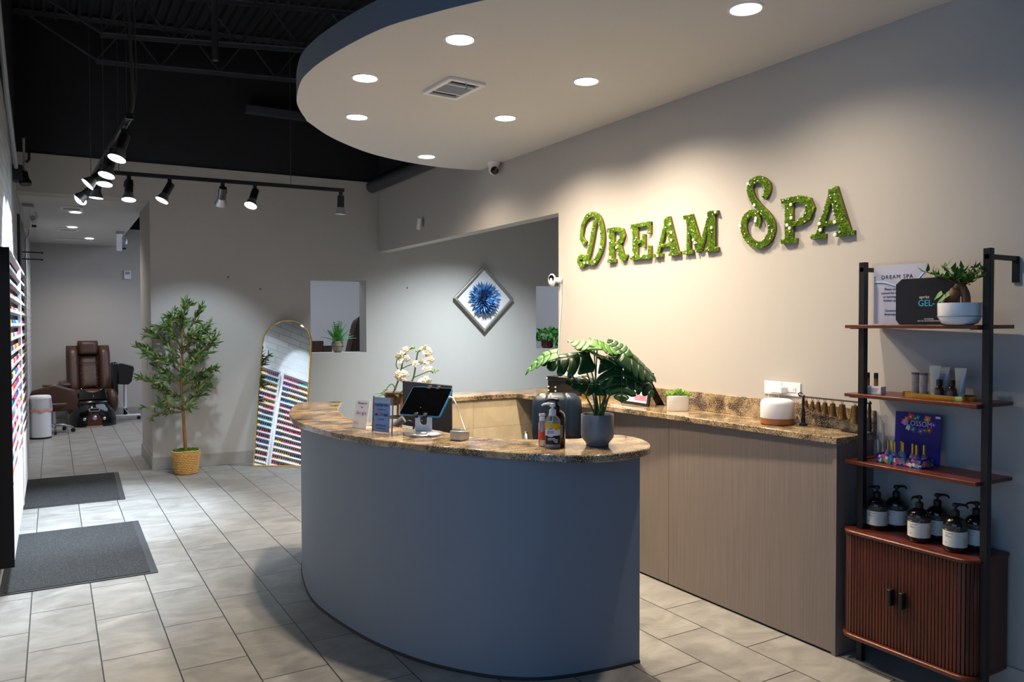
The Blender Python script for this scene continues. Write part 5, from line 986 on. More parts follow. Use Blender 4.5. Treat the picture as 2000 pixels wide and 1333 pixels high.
LV = [((1.965, 2.945, 1.462), D3(-1, .15, -.20), D3(0.1, -.45, .9), 0.17, 0.12, 'green_leafy', .2, .5),
      ((2.088, 2.880, 1.452), D3(-1, -.10, -.02), D3(-.05, -.52, .85), 0.25, 0.20, 'green_dark', .55, .16),
      ((2.138, 2.850, 1.520), D3(-1, .05, .10), D3(0.05, -.18, .98), 0.145, 0.22, 'green_light', .30, .1),
      ((2.150, 2.835, 1.522), D3(1, -.05, -.22), D3(.2, -.25, .95), 0.15, 0.18, 'green_light', .3, .3),
      ((2.105, 2.870, 1.486), D3(1, -.15, -.20), D3(0.15, .05, .98), 0.19, 0.19, 'green_light', .25, .25),
      ((2.280, 2.760, 1.448), D3(1, .1, -.55), D3(.5, -.50, .70), 0.21, 0.19, 'green_dark', .35, .25),
      ((2.250, 2.770, 1.460), D3(-.5, .3, .65), D3(.3, -.8, .5), 0.13, 0.12, 'green_mid', .3, .2),
      ((2.240, 2.775, 1.398), D3(-.05, -.50, -.62), D3(.05, -.72, .70), 0.215, 0.23, 'green_dark', .30, .12),
      ((2.300, 2.750, 1.372), D3(.75, -.1, -.75), D3(.3, -.7, .6), 0.17, 0.15, 'green_dark', .3, .15),
      ((2.150, 2.838, 1.318), D3(-1, -.2, .18), D3(-.1, -.70, .70), 0.19, 0.12, 'green_dark', .35, .12),
      ((2.155, 2.836, 1.322), D3(.9, -.2, .02), D3(.1, -.75, .65), 0.11, 0.11, 'green_dark', .35, .25),
      ((2.235, 2.790, 1.420), D3(-.8, -.1, .35), D3(-.1, -.6, .8), 0.12, 0.10, 'green_dark', .35, .2)]
PR = random.Random(5)
for at, tip, nr, L, W, m, cu_, dr in LV:
    mleaf(at, tip, nr, L, W, m, cu_, dr)
    r0 = Vector((2.150+PR.uniform(-.018, .018), 2.836+PR.uniform(-.018, .018), ZT+0.12)); at = Vector(at); mid = r0.lerp(at, 0.5)+Vector(((at.x-r0.x)*-0.10, (at.y-r0.y)*-0.10, 0.012))
    MB().tube(spline([r0, mid, at], 8), [0.0042]*5+[0.0034]*6+[0.0028]*6, 8).build('leaf_stalk', 'green_olive' if m != 'green_light' else 'bark_dark' if 'bark_dark' in MATS else 'green_olive', mo)

# ---------------------------------------------------------------- desk chair, orchid
t = thing('office_chair', 'blue black leather office chair behind the reception desk', 'office chair', (2.95, 4.45, 0))
OC = frame((2.925, 4.31, 0), (0.859, -0.512, 0), (0, 0, 1)) @ RY(radians(8))
b = MB().at(OC)
def pad(b, w, h, d, y0, n=12, m=10, bulge=0.04, puff=None):
    F = []
    for j in range(m+1):
        v = j/m; row = []
        for i in range(n+1):
            u = i/n*2-1; wv = w*(1-0.05*abs(v*2-1)**3-0.22*max(0, (v-0.78)/0.22)**2.2); ed = (1-abs(u)**4)*(1-abs(v*2-1)**4); row.append((u*wv/2, y0+v*h+0.02*h*(1-u*u)*(v > 0.8), d*0.5*ed**0.45+(puff(u, v) if puff else 0)))
        F.append(row)
    b.grid(F); b.grid([[(x, y, -0.035*((1-abs(i/n*2-1)**4)*(1-abs(j/m*2-1)**4))**0.45) for i, (x, y, z) in enumerate(r)] for j, r in enumerate(F)])
pad(b, 0.345, 0.31, 0.10, 0.815, 24, 12, puff=lambda u, v: -0.012*math.exp(-((abs(u)-0.42)/0.05)**2)); b.build('backrest', 'leather_blue', t, angle=80)
MB().at(OC).box(-0.05, 0.05, 0.45, 0.90, -0.06, -0.035).build('back_support', 'matte_black', t, bevel=0.01)
b = MB().at(T(2.90, 4.42, 0.46) @ RZ(radians(-31))); b.lathe([(0.18, 0.0), (0.25, 0.02), (0.26, 0.05), (0.22, 0.085), (0.0001, 0.09)], 28, sx=1.0, sy=0.95); b.build('seat', 'leather_blue', t, angle=70)
for s in (-1, 1): MB().tube(spline([OC @ Vector((s*0.165, 0.60, 0.0)), OC @ Vector((s*0.20, 0.80, -0.04)), OC @ Vector((s*0.195, 0.83, -0.12)), OC @ Vector((s*0.16, 0.62, -0.16))], 6), 0.016, 8).build('armrest', 'chrome' if s < 0 else 'matte_black', t)
MB().tube([(2.90, 4.42, 0.12), (2.90, 4.42, 0.47)], 0.028, 14).build('gas_column', 'chrome', t)
for k in range(5):
    a = k*2*pi/5+0.3; l = MB().tube([(2.90, 4.42, 0.12), (2.90+0.27*cos(a), 4.42+0.27*sin(a), 0.075)], [0.026, 0.016], 8).build('base_leg', 'matte_black', t); MB().at(T(2.90+0.27*cos(a), 4.42+0.27*sin(a), 0.030) @ RX(pi/2)).lathe([(0.030, -0.012), (0.030, 0.012)], 14).build('caster', 'matte_black', l)
random.seed(31)
t = thing('orchid_plant', 'white orchid in a brown wooden stand behind the desk signs', 'orchid', (1.94, 4.78, 0.76)); oc = Vector((1.94, 4.78, 0))
for dx, dy in ((-0.055, 0.0), (0.035, -0.045), (0.05, 0.05), (-0.03, 0.06)): MB().tube([(1.94+dx*0.85, 4.78+dy*0.85, 0.7605), (1.94+dx, 4.78+dy, 1.14)], 0.010, 8).build('stand_leg', 'bark', t)
MB().lathe([(0.030, 0.26), (0.050, 0.275), (0.058, 0.31), (0.060, 0.345), (0.054, 0.345), (0.0001, 0.33)], 24, (1.94, 4.78, 0.80)).build('pot', mat('pot_brown', (70, 44, 32), 0.5), t)
MB().tube([(1.945+0.055*cos(k*pi/8), 4.785+0.055*sin(k*pi/8), 0.98) for k in range(17)], 0.006, 8).build('stand_ring', 'matte_black', t)
b = MB()
for k in range(7): a = k*2*pi/7; leaf(b, frame((1.94+0.02*cos(a), 4.78+0.02*sin(a), 1.12), (cos(a), sin(a), 0.5), (-sin(a), cos(a), 0)), 0.13, 0.05, 0.15, 0.45, 6)
b.build('foliage', 'green_dark', t)
b = MB(); TIP = []
def stem_(pts, r): 
    s_ = spline(pts, 8); b.tube(s_, [r*(1-0.55*i/len(s_)) for i in range(len(s_))], 7); TIP.append(s_)
stem_([(1.93, 4.79, 1.12), (1.975, 4.765, 1.25), (1.995, 4.752, 1.36), (2.02, 4.735, 1.425), (2.06, 4.71, 1.44)], 0.007)
stem_([(1.96, 4.775, 1.12), (2.045, 4.722, 1.22), (2.07, 4.707, 1.36), (2.085, 4.70, 1.42), (2.13, 4.67, 1.435)], 0.007)
stem_([(1.985, 4.76, 1.30), (2.03, 4.73, 1.325), (2.09, 4.695, 1.345), (2.13, 4.67, 1.35)], 0.004)
stem_([(2.05, 4.72, 1.24), (2.10, 4.69, 1.265), (2.15, 4.66, 1.285), (2.19, 4.637, 1.283)], 0.004)
stem_([(1.985, 4.76, 1.28), (1.955, 4.775, 1.32), (1.965, 4.77, 1.38), (1.985, 4.757, 1.40)], 0.004)
stem_([(1.955, 4.78, 1.16), (1.93, 4.79, 1.20), (1.90, 4.81, 1.17), (1.885, 4.82, 1.14)], 0.004)
b.build('flower_stem', 'green_olive', t)
def orchid_flower(p, s):
    d = (Vector((-0.55, -0.8, 0.1))+rdir()*0.55).normalized(); M = frame(p, d.orthogonal(), d.cross(d.orthogonal())) @ RZ(random.uniform(0, 6)); f = MB()
    for k in range(5):
        a = k*2*pi/5; leaf(f, M @ frame((0, 0, 0), (cos(a), sin(a), 0.15), (-sin(a), cos(a), 0)), 0.026*s, (0.027 if k % 2 else 0.021)*s, 0.1, 0.12, 5, 0.8)
    o = f.build('flower', 'petal_white', t, angle=80, solid=0.0006); MB().at(M).ball((0, 0, 0.004*s), 0.0042*s, 8, 6).build('flower_lip', 'petal_core', o)
FL = [(2.10, 4.69, 1.430), (2.118, 4.68, 1.442), (2.135, 4.67, 1.425), (2.142, 4.665, 1.405), (2.115, 4.68, 1.412), (2.128, 4.672, 1.395), (1.985, 4.757, 1.405), (2.005, 4.745, 1.425), (1.965, 4.77, 1.385), (2.01, 4.742, 1.37), (1.975, 4.765, 1.355), (2.10, 4.69, 1.350), (2.125, 4.672, 1.352), (2.145, 4.66, 1.36), (2.06, 4.71, 1.335), (2.115, 4.68, 1.30), (2.14, 4.665, 1.305), (1.965, 4.77, 1.27), (1.985, 4.757, 1.255), (1.975, 4.765, 1.235), (1.99, 4.755, 1.275), (2.005, 4.745, 1.26), (1.96, 4.775, 1.25), (2.10, 4.69, 1.222), (2.12, 4.68, 1.235), (2.085, 4.70, 1.21), (2.135, 4.668, 1.22), (1.995, 4.75, 1.225)]
for p in FL: orchid_flower(Vector(p)+Vector((0, -0.012, 0)), random.uniform(0.85, 1.15))
b = MB()
for s_ in TIP:
    for k in range(7): p = s_[random.randrange(len(s_)*2//3, len(s_))]+rdir()*0.014; b.ball(p, (0.005, 0.005, 0.008), 6, 5)
b.build('flower_bud', 'green_succ', t)
# ---------------------------------------------------------------- olive tree in a woven basket
random.seed(44)
t = thing('olive_tree', 'slender artificial olive tree in a woven basket by the passage corner', 'tree', (1.21, 8.84, 0)); oc = Vector((1.21, 8.84, 0))
rows = []; NR, NC = 13, 104
for j in range(NR*4+1):
    v = j/(NR*4); z = 0.002+0.250*v; r = 0.108+0.034*v**0.8-0.006*max(0, v-0.85)/0.15; row = []
    for i in range(NC+1):
        a = 2*pi*i/NC; q = i/4+(0.5 if int(v*NR) % 2 else 0.0); w_ = abs(sin(pi*q))**0.7*abs(sin(pi*v*NR))**0.6; row.append((oc.x+(r-0.006+0.014*w_)*cos(a), oc.y+(r-0.006+0.014*w_)*sin(a), z+0.004*sin(a*3)*v))
    rows.append(row)
b = MB(); b.grid(rows); b.lathe([(0.0001, 0.002), (0.108, 0.002)], 24, oc); b.build('woven_basket', mat('wicker', (206, 160, 92), 0.7, var=(30, 0.18)), t, angle=80)
b = MB().lathe([(0.136, 0.232), (0.09, 0.243), (0.0001, 0.248)], 24, oc)
for _ in range(500):
    a, r = random.uniform(0, 2*pi), 0.134*sqrt(random.random()); c = oc+Vector((r*cos(a), r*sin(a), 0.238+random.uniform(0, 0.012))); d = (Vector((0, 0, 1))+rdir()*0.8).normalized(); e = d.orthogonal().normalized()*0.006; f = d.cross(e)
    b.add([c+e, c-e*.5+f*.87, c-e*.5-f*.87, c+d*0.018], [(0, 1, 3), (1, 2, 3), (2, 0, 3)])
b.build('moss', 'moss_dark', t, smooth=False, stuff=True)
TP = [(1.205, 8.842, 0.24), (1.195, 8.846, 0.45), (1.187, 8.849, 0.65), (1.175, 8.856, 0.88), (1.172, 8.858, 1.06), (1.180, 8.853, 1.24), (1.184, 8.851, 1.40), (1.186, 8.850, 1.56)]
tp = spline(TP, 8); MB().tube(tp, [0.019-0.011*i/len(tp) for i in range(len(tp))], 9).build('trunk', 'bark', t)
cr2 = Vector((0.93, -0.36, 0)).normalized(); cf2 = Vector((0.36, 0.93, 0)).normalized()
lf = MB(); twg = MB()
def olive_leaf(p, d):
    d = d.normalized(); s_ = d.cross(rdir()).normalized(); lf.cur = 0 if random.random() < .72 else 1
    leaf(lf, frame(p, d, s_), random.uniform(0.062, 0.098), random.uniform(0.017, 0.023), 0.15, random.uniform(-0.1, 0.35), 4, 0.8)
def twig(p0, p1, sag, nl):
    mid = p0.lerp(p1, 0.5)+Vector((0, 0, sag)); pts = spline([p0, mid, p1], 6); twg.tube(pts, [0.0045*(1-0.7*i/len(pts)) for i in range(len(pts))], 5)
    for k in range(nl):
        f = 0.15+0.85*k/nl; q = pts[min(int(f*len(pts)), len(pts)-1)]; tg = (pts[min(int(f*len(pts))+1, len(pts)-1)]-pts[max(int(f*len(pts))-1, 0)]).normalized()
        if tg.length < .1: tg = (p1-p0).normalized()
        for _ in range(2): olive_leaf(q, tg*0.9+rdir()*0.75)
    olive_leaf(p1, (p1-mid)); olive_leaf(p1, (p1-mid)+rdir()*.3)
# (start height, side reach, end height, depth)
BRS = [(0.62, -0.34, 0.60, .05, 10), (0.66, -0.22, 0.74, -.15, 9), (0.64, 0.10, 0.72, -.2, 8), (0.72, -0.28, 0.93, .1, 12), (0.74, -0.40, 1.02, -.05, 12), (0.70, 0.18, 0.82, .1, 9), (0.80, 0.30, 0.92, -.1, 12), (0.88, 0.34, 1.12, .0, 14), (0.86, 0.20, 1.02, .15, 11), (0.92, -0.28, 1.15, .05, 13),
       (0.95, 0.10, 1.05, -.25, 10), (1.02, -0.33, 1.28, -.05, 14), (1.04, -0.40, 1.37, .05, 12), (1.06, 0.31, 1.40, .0, 15), (1.08, 0.35, 1.52, -.1, 13), (1.12, 0.14, 1.30, .2, 11), (1.10, -0.12, 1.25, -.25, 10), (1.18, -0.28, 1.50, .0, 14), (1.22, -0.20, 1.62, .1, 14), (1.22, 0.26, 1.60, .05, 15), (1.26, 0.14, 1.50, -.2, 12), (1.30, -0.10, 1.58, -.15, 12), (1.36, 0.19, 1.74, .0, 14), (1.40, -0.04, 1.66, .1, 12), (1.46, 0.05, 1.84, .0, 16), (1.48, -0.13, 1.68, .1, 10), (1.0, 0.25, 1.25, -.18, 12), (0.9, -0.15, 1.0, -.22, 10), (1.3, 0.22, 1.45, -.12, 10)]
for z0_, rx, z1_, dp, nl in BRS:
    k = (z0_-0.24)/(1.56-0.24); p0 = tp[min(len(tp)-1, int(k*(len(tp)-1)))]; p1 = Vector((p0.x, p0.y, 0))+cr2*rx+cf2*dp; p1.z = z1_; p1.y = min(p1.y, 9.05); twig(p0, p1, 0.03, nl)
    for _ in range(3):
        f = random.uniform(.3, .85); q = p0.lerp(p1, f); e = q+cr2*(rx*0.35+random.uniform(-.06, .06))+cf2*random.uniform(-.08, .05)+Vector((0, 0, random.uniform(.02, .13))); e.y = min(e.y, 9.05); twig(q, e, 0.01, nl//2)
twg.build('branches', 'bark', t); lf.build('foliage', ['olive_leaf', 'olive_leaf_pale'], t, angle=80)

# ---------------------------------------------------------------- leaning arched mirror
A0, B0 = Vector((1.912, 8.888, 0.0015)), Vector((2.393, 8.553, 0.0015)); fx = B0-A0; Wm = fx.length; nb = Vector((fx.y, -fx.x, 0)).normalized()*-1   # towards the wall
MRM = frame((A0+B0)/2, fx, Vector((0.214*nb.x, 0.214*nb.y, 1.0))); Hm = 1.68
t = thing('arched_mirror', 'tall arched floor mirror in a thin gold frame leaning by the back wall', 'mirror', (A0+B0)/2)
def arch(w, h, y0=0.0, k=22): return [(-w/2, y0), (w/2, y0)]+[(w/2*cos(a), h-w/2+w/2*sin(a)) for a in [pi*i/k for i in range(k+1)]]
MB().at(MRM).prism(arch(Wm-0.014, Hm-0.007, 0.008), -0.006, 0.0).build('mirror_glass', 'mirror_glass', t, smooth=False)
o_, i_ = arch(Wm, Hm), arch(Wm-0.022, Hm-0.011, 0.011); n = len(o_); b = MB().at(MRM)
b.add([(x, y, -0.022) for x, y in o_]+[(x, y, 0.006) for x, y in o_]+[(x, y, 0.006) for x, y in i_]+[(x, y, -0.022) for x, y in i_], [(r*n+i, r*n+(i+1) % n, ((r+1) % 4)*n+(i+1) % n, ((r+1) % 4)*n+i) for r in range(4) for i in range(n)]); b.build('gold_frame', 'gold', t, angle=30)
MB().at(MRM).prism(arch(Wm-0.02, Hm-0.01, 0.01), -0.0215, -0.0065).build('backing_board', 'dark_grey', t, smooth=False)

# ---------------------------------------------------------------- artwork
AC = BK @ Vector((4.018, 0, 1.925))
t = thing('framed_artwork', 'blue spiky flower artwork in a diamond hung silver frame', 'artwork', AC)
AM = frame(AC, BK.to_3x3() @ Vector((1, 0, 0)), (0, 0, 1)) @ RZ(pi/4); h = 0.312
b = MB().at(AM)
for x0, x1, y0, y1 in ((-h, h, -h, -h+0.028), (-h, h, h-0.028, h), (-h, -h+0.028, -h+0.028, h-0.028), (h-0.028, h, -h+0.028, h-0.028)): b.box(x0, x1, y0, y1, 0.002, 0.055)
b.build('silver_frame', mat('champagne', (160, 156, 144), 0.38, metal=0.6), t, smooth=False, bevel=0.003)
MB().at(AM).box(-h+0.027, h-0.027, -h+0.027, h-0.027, 0.004, 0.018).build('white_mount', 'white_matte', t, smooth=False)
b = MB(); random.seed(9); pc = [mat('petal_blue', (76, 128, 184), 0.45), mat('petal_blue_deep', (50, 92, 148), 0.45), mat('petal_blue_pale', (132, 172, 214), 0.4)]; CF = frame(AC, BK.to_3x3() @ Vector((1, 0, 0)), (0, 0, 1))
for i in range(190):
    g = i/190; th = i*2.39996; rr_ = 0.205*sqrt(g); el = radians(78-70*g); d = Vector((cos(th)*cos(el), sin(th)*cos(el), sin(el))); b.cur = random.choices((0, 1, 2), (5, 3, 2))[0]
    p = Vector((cos(th)*rr_*0.5, sin(th)*rr_*0.5, 0.020)); leaf(b, CF @ frame(p, d, Vector((-sin(th), cos(th), 0.0))), random.uniform(0.125, 0.165), random.uniform(0.030, 0.044), 0.6, 0.0, 4, 0.75)
b.build('paper_petal_flower', pc, t, angle=80, solid=0.0006)
# screws left in the wall paint
for p, lb in ((BK @ Vector((2.95, -0.003, 2.05)), 'tiny dark screw head in the niche wall above the orchid'), (BK @ Vector((0.80, -0.003, 2.13)), 'tiny dark screw head in the back wall above the olive tree'), (BK @ Vector((1.15, -0.003, 2.0)), 'tiny dark screw head in the back wall between tree and window opening')):
    solo('screw_head', MB().ball(p, 0.009, 8, 6), 'dark_grey', lb, 'screw')

# ---------------------------------------------------------------- plants on the sills
random.seed(77)
p = BK @ Vector((2.08, 0.10, 1.2465)); t = thing('fern_plant', 'small fern in a ribbed beige pot on the sill beside the mirror', 'potted plant', p)
MB().lathe([(0.040, 0), (0.060, 0.03), (0.074, 0.075), (0.076, 0.10), (0.066, 0.135), (0.060, 0.137), (0.058, 0.12), (0.0001, 0.118)], 32).build('pot', mat('pot_stripe', (150, 140, 122), 0.6), t, world=False, angle=60)
b = MB(); [b.lathe([(r, z), (r+0.003, z+0.006), (r, z+0.012)], 32, cap=False) for r, z in ((0.058, 0.028), (0.0745, 0.07), (0.0715, 0.11))]; b.build('pot_band', mat('pot_stripe_dark', (112, 100, 84), 0.6), t, world=False)
b = MB()
for i in range(34):
    a = i*2.4+random.uniform(-.2, .2); el = radians(random.uniform(25, 82)); L = random.uniform(0.20, 0.29); hd = Vector((cos(a), sin(a), 0)); pts = [hd*(L*f*cos(el))+Vector((0, 0, 0.12+L*f*sin(el)-0.10*(f**2)*L*3*cos(el))) for f in [k/9 for k in range(10)]]
    b.tube(pts, 0.0018, 4)
    for k in range(2, 10):
        tg = (pts[k]-pts[k-1]).normalized(); sd = tg.cross(Vector((0, 0, 1))).normalized()
        for s in (-1, 1): leaf(b, frame(pts[k], tg*0.5+sd*s, tg), 0.050*(1.1-k/11), 0.019, 0.1, 0.2, 3)
b.build('foliage', 'green_leafy', t, world=False)
p = BK @ Vector((5.10, 0.14, 1.2465)); t = thing('pothos_plant', 'bushy trailing pothos in a glass pot in the second wall opening', 'potted plant', p)
MB().lathe([(0.06, 0), (0.085, 0.02), (0.09, 0.12), (0.08, 0.13)], 28).build('pot', mat('dark_pot', (70, 40, 30), 0.4), t, world=False)
b = MB()
for i in range(190):
    d = rdir(); d.z = abs(d.z)*0.9-0.35; c = Vector((0.0, -0.02, 0.17))+Vector((d.x*0.20, d.y*0.12, d.z*0.16)); leaf(b, frame(c, d+rdir()*.6, rdir()), random.uniform(0.05, 0.075), 0.05, 0.15, 0.4, 4)
for i in range(26): c = Vector((0.08+random.uniform(-.04, .05), -0.10-random.uniform(0, .03), random.uniform(-0.02, 0.14))); leaf(b, frame(c, Vector((random.uniform(-.5, .5), -.4, -1)), rdir()), 0.05, 0.04, 0.15, 0.3, 4)
b.build('foliage', 'green_leafy', t, world=False)

# ---------------------------------------------------------------- pedicure chair at the end of the passage
def spa_chair(loc, rz, label, detail=True, group='brown massage chairs'):
    t = thing('massage_chair', label, 'massage chair', loc, rz, group); lb_ = 'leather_brown'
    # local frame: x across, -y towards the camera, z up; origin below the seat front
    b = MB()
    def padq(cx, w, z0, z1, yb, d, lean, n=10, m=14, e=4):
        F = []
        for j in range(m+1):
            v = j/m; row = []
            for i in range(n+1):
                u = i/n*2-1; ed = max(0.0, (1-abs(u)**e)*(1-abs(v*2-1)**8)); row.append((cx+u*w/2*(1-0.10*(v > .9)*(v-.9)/.1), yb+lean*v-d*ed**0.4, z0+(z1-z0)*v))
            F.append(row)
        b.grid(F)
        b.add([F[0][0], F[0][-1], F[-1][-1], F[-1][0]], [(0, 1, 2, 3)])
    padq(0, 0.30, 0.52, 1.12, 0.72, 0.10, 0.26); b.build('back_cushion', lb_, t, world=False, angle=80)
    for s in (-1, 1): b = MB(); padq(s*0.232, 0.18, 0.46, 1.24, 0.70, 0.17, 0.28, e=3); b.build('back_wing', lb_, t, world=False, angle=80)
    b = MB(); padq(0, 0.31, 1.08, 1.32, 0.95, 0.16, 0.04, e=6); b.build('headrest', lb_, t, world=False, angle=80)
    if not detail: 
        MB().box(-0.3, 0.3, 0.15, 0.85, 0.0, 0.5).build('base', 'gloss_black', t, world=False, bevel=0.04); return t
    q = MB()   # diamond stitching
    for k in range(4):
        for s in (-1, 1): f0 = k/4; q.tube([(s*-0.13, 0.72-0.098+0.26*(0.05+f0*0.55), 0.55+0.30*f0), (s*0.13, 0.72-0.098+0.26*(0.33+f0*0.55), 0.55+0.30*f0+0.17)], 0.0035, 4)
    q.tube([(-0.14, 0.78, 0.965), (0, 0.775, 0.958), (0.14, 0.78, 0.965)], 0.005, 5); q.build('diamond_stitch', 'matte_black', t, world=False)
    for s in (-1, 1):
        q = MB()
        for k in range(4):
            for d in (-1, 1): q.tube([(s*0.255-d*0.06, 0.555+0.26*0.82+0.012*k, 0.985+0.04*k), (s*0.255+d*0.06, 0.562+0.26*0.88+0.012*k, 1.03+0.04*k)], 0.003, 4)
        q.build('shoulder_stitch', 'matte_black', t, world=False)
    b = MB(); b.lathe([(0.0001, 0.40), (0.24, 0.41), (0.285, 0.45), (0.29, 0.50), (0.26, 0.535), (0.0001, 0.545)], 28, (0, 0.46, 0), sx=1.12, sy=0.98); b.build('seat', lb_, t, world=False, angle=70)
    for s in (-1, 1): MB().at(T(s*0.285, 0.20, 0.36) @ RX(radians(-8))).ball((0, 0, 0), (0.085, 0.13, 0.20), 14, 10).build('seat_bolster', lb_, t, world=False)
    # arms
    MB().box(-0.42, -0.30, 0.30, 0.80, 0.36, 0.60).build('armrest', 'matte_black', t, world=False, bevel=0.03); MB().box(-0.43, -0.29, 0.22, 0.62, 0.60, 0.665).build('arm_pad', lb_, t, world=False, bevel=0.02)
    MB().box(-0.50, -0.40, 0.16, 0.22, 0.605, 0.64).build('tray_hinge', 'matte_black', t, world=False, bevel=0.005); MB().box(-0.68, -0.42, 0.08, 0.24, 0.638, 0.655).build('manicure_tray', 'matte_black', t, world=False, bevel=0.006)
    MB().at(T(0.325, 0.30, 0.64) @ RX(radians(-3))).box(-0.05, 0.05, -0.10, 0.10, -0.22, 0.34).build('raised_armrest', 'gloss_black', t, world=False, bevel=0.035, seg=3)
    b = MB(); pl = [(0.0, -0.14), (0.15, -0.15), (0.20, -0.10), (0.235, 0.10), (0.225, 0.15), (0.06, 0.20), (0.0, 0.20)]; b.at(T(0.375, 0.24, 0.76) @ RX(pi/2)).prism(pl, -0.015, 0.02); b.build('folded_tray', 'matte_black', t, world=False, bevel=0.012)
    # basin
    ST = [(0.0, 0.335, 0.13), (0.10, 0.34, 0.135), (0.22, 0.31, 0.145), (0.30, 0.26, 0.17), (0.345, 0.235, 0.19)]; rows = []
    for z, w_, y0_ in ST:
        rows.append([(-w_, 0.62, z), (-w_, 0.20, z), (-w_*0.92, y0_-0.16, z), (-w_*0.62, y0_-0.27, z), (0, y0_-0.30, z), (w_*0.62, y0_-0.27, z), (w_*0.92, y0_-0.16, z), (w_, 0.20, z), (w_, 0.62, z)])
    b = MB().grid([[p for p in r] for r in rows]); b.add([(-0.235, 0.62, 0.345), (0.235, 0.62, 0.345), (0.235, 0.0, 0.345), (-0.235, 0.0, 0.345)], [(0, 1, 2, 3)]); b.build('foot_basin', 'gloss_black', t, world=False, angle=50, bevel=0.0)
    MB().box(-0.20, 0.20, -0.09, 0.30, 0.33, 0.40).build('basin_rim', 'gloss_black', t, world=False, bevel=0.03)
    b = MB().at(T(0, 0.06, 0.42) @ RX(radians(62))).prism([(-0.20, -0.02), (0.20, -0.02), (0.17, 0.19), (0.08, 0.12), (0.0, 0.10), (-0.08, 0.12), (-0.17, 0.19)], -0.02, 0.02).build('footrest_panel', 'gloss_black', t, world=False, bevel=0.006)
    b = MB(); kx = [(-0.105, 0.02), (0.105, 0.02), (0.095, 0.13), (0.05, 0.195), (0, 0.205), (-0.05, 0.195), (-0.095, 0.13)]; b.at(T(0, -0.178, 0) @ RX(pi/2) @ RX(radians(-3))).prism(kx, -0.01, 0.012); b.build('wood_front_panel', 'walnut_upright', t, world=False, bevel=0.004)
    MB().box(-0.11, 0.11, -0.20, -0.16, 0.002, 0.02).build('kick_strip', mat('beige_strip', (170, 150, 124), 0.5), t, world=False)
    c = MB().at(T(0, -0.150, 0.262) @ RX(pi/2) @ RX(radians(-20))); o_, i_ = rr_list(0.155, 0.058, 0.022), rr_list(0.125, 0.032, 0.012); n = len(o_)
    c.add([(x, y, 0.012) for x, y in o_]+[(x, y, 0.018) for x, y in o_]+[(x, y, 0.018) for x, y in i_]+[(x, y, 0.012) for x, y in i_], [(r*n+i, r*n+(i+1) % n, ((r+1) % 4)*n+(i+1) % n, ((r+1) % 4)*n+i) for r in range(4) for i in range(n)]); c.build('chrome_badge', 'chrome', t, world=False)
    for x, z, r, m in ((0, 0.145, 0.034, 'chrome'), (-0.135, 0.125, 0.024, 'silver'), (0.135, 0.125, 0.024, 'silver')): MB().at(T(x, -0.192 if x == 0 else -0.165, z) @ RX(pi/2)).lathe([(r, -0.004), (r, 0.004), (r*0.7, 0.010), (r*0.3, 0.006), (0.0001, 0.012)], 20).build('jet_knob', m, t, world=False)
    MB().tube([(0, 0.06, 0.44), (0, 0.02, 0.475), (0, -0.03, 0.47)], 0.009, 8).build('faucet', 'chrome', t, world=False)
    return t
def rr_list(w, h, r, k=5): return [(sx*(w/2-r)+r*cos(an), (h/2-r if q < 2 else -h/2+r)+r*sin(an)) for q, sx in enumerate((1, -1, -1, 1)) for an in [q*pi/2+i*pi/2/k for i in range(k+1)]]
spa_chair((0.535, 13.72, 0), radians(2), 'brown leather pedicure massage chair at the end of the passage')
struct('floor_platform', MB().box(2.2, 5.6, 10.0, 12.4, 0.0, 0.45), 'baseboard_tile', smooth=False)
spa_chair((3.47, 10.9, 0.45), radians(200), 'brown quilted massage chair seen through the opening beside the fern', False, 'massage chairs behind the back wall')
spa_chair((3.44, 13.2, 0.0), radians(190), 'dark massage chair top seen through the opening just beside the mirror', False, 'massage chairs behind the back wall')
t = thing('rolling_stool', 'brown leather pedicure stool on a chrome star base behind the bin', 'stool', (0.00, 13.15, 0))
b = MB(); b.lathe([(0.0001, 0.36), (0.20, 0.37), (0.24, 0.42), (0.23, 0.45), (0.0001, 0.46)], 26); b.build('seat', 'leather_brown', t, world=False, angle=70)
F = [[(0.30*sin(u)*(1-0.25*(v-.45)**2*2), 0.02-0.16*cos(u)*0.6-0.08, 0.33+0.40*v-0.05*abs(sin(u))*v*2) for u in [-1.35+2.7*i/14 for i in range(15)]] for v in [k/8 for k in range(9)]]
MB().grid(F).build('curved_backrest', 'leather_brown', t, world=False, solid=0.05, angle=80)
MB().tube([(0, 0, 0.10), (0, 0, 0.37)], 0.025, 12).build('gas_column', 'chrome', t, world=False)
for k in range(5):
    a = k*2*pi/5-0.25; l = MB().tube([(0, 0, 0.12), (0.13*cos(a), 0.13*sin(a), 0.115), (0.25*cos(a), 0.25*sin(a), 0.075)], [0.024, 0.02, 0.015], 8).build('base_leg', 'chrome', t, world=False); MB().at(T(0.25*cos(a), 0.25*sin(a), 0.031) @ RZ(a) @ RX(pi/2)).lathe([(0.030, -0.014), (0.030, 0.014)], 14).build('caster', 'matte_black', l, world=False)
t = thing('waste_bin', 'white round waste bin with a clear pink edged liner in the passage', 'bin', (-0.16, 12.62, 0))
MB().lathe([(0.125, 0.0005), (0.128, 0.02), (0.128, 0.55), (0.122, 0.55), (0.120, 0.06), (0.0001, 0.05)], 32).build('bin_body', 'white_plastic', t, world=False); MB().lathe([(0.130, 0.001), (0.131, 0.022), (0.128, 0.024)], 32, cap=False).build('black_foot', 'matte_black', t, world=False)
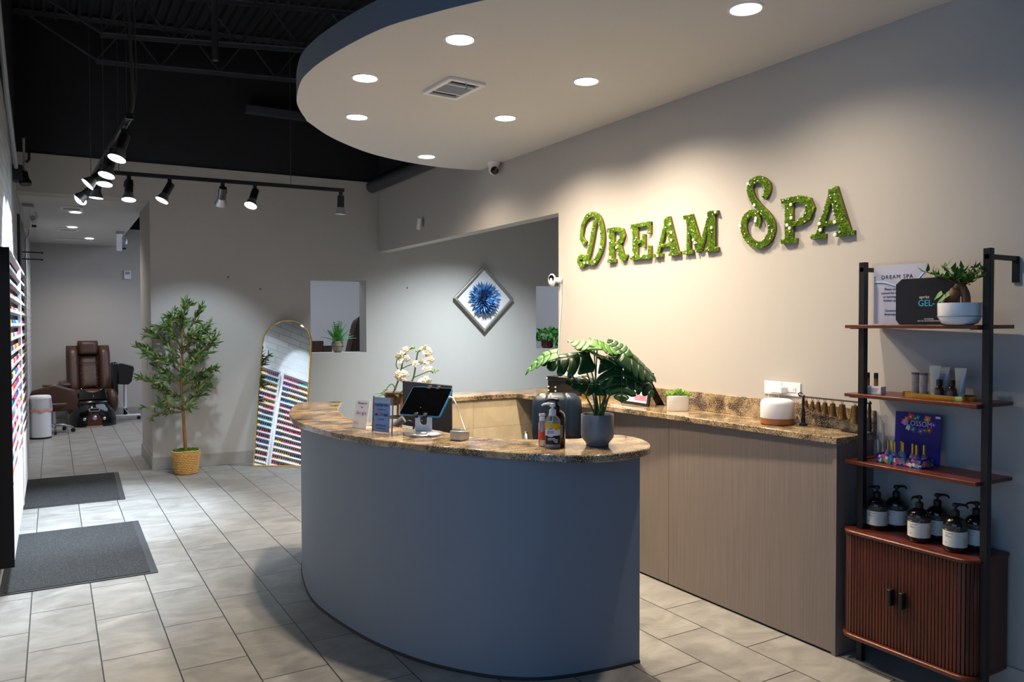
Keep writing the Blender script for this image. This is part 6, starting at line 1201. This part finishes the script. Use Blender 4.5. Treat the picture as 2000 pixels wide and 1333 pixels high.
b = MB(); b.grid([[((0.132+0.012*v+0.004*sin(9*a+v*3))*cos(a), (0.132+0.012*v+0.004*sin(7*a))*sin(a), 0.555-0.15*v+0.012*sin(5*a)*v) for a in [2*pi*i/60 for i in range(61)]] for v in [k/6 for k in range(7)]]); b.build('bag_liner', clear('liner_film', (0.9, 0.9, 0.92), 0.1, 0.3, 0.45, (0.72, 0.74, 0.76)), t, world=False)
MB().grid([[((0.1455+0.004*sin(9*a))*cos(a), (0.1455+0.004*sin(7*a))*sin(a), 0.415+0.012*sin(5*a)-0.03*v) for a in [2*pi*i/60 for i in range(61)]] for v in (0, 1)]).build('pink_liner_hem', mat('liner_pink', (226, 150, 136), 0.5), t, world=False)
MB().lathe([(0.131, 0.555), (0.134, 0.575), (0.12, 0.60), (0.0001, 0.605)], 32).build('bin_lid', 'white_plastic', t, world=False)
t = thing('tool_trolley', 'white metal trolley stand with a jar beside the massage chair', 'trolley', (1.02, 14.25, 0))
MB().tube([(1.02, 14.25, 0.10), (1.02, 14.25, 0.70)], 0.024, 12).build('column', 'white_plastic', t); MB().tube([(1.02, 14.25, 0.07), (1.02, 14.25, 0.20)], 0.028, 12).build('column_sleeve', 'matte_black', t)
b = MB(); b.box(0.72, 1.25, 14.22, 14.28, 0.065, 0.095); b.build('foot_bar', 'white_plastic', t, bevel=0.008)
for x in (0.74, 1.22): MB().at(T(x, 14.25, 0.031) @ RX(pi/2)).lathe([(0.030, -0.015), (0.030, 0.015)], 14).build('caster', 'matte_black', t)
MB().box(0.82, 1.20, 14.13, 14.37, 0.70, 0.725).build('tray_top', 'white_plastic', t, bevel=0.006); MB().box(0.86, 1.00, 14.15, 14.33, 0.725, 0.80).build('magnifier_base', 'white_plastic', t, bevel=0.02)
MB().lathe([(0.034, 0), (0.034, 0.13), (0.03, 0.135)], 18, (0.84, 14.15, 0.55)).build('jar', 'amber', t); MB().at(T(1.16, 14.25, 0.78) @ RY(radians(-30))).box(-0.10, 0.10, -0.05, 0.05, -0.01, 0.01).build('lamp_arm', 'grey_plastic', t, bevel=0.006)
MB().tube(spline([(0.86, 14.15, 0.55), (0.90, 14.15, 0.42), (0.97, 14.19, 0.25), (1.08, 14.25, 0.10)], 6), 0.005, 6).build('cord', 'white_plastic', t)
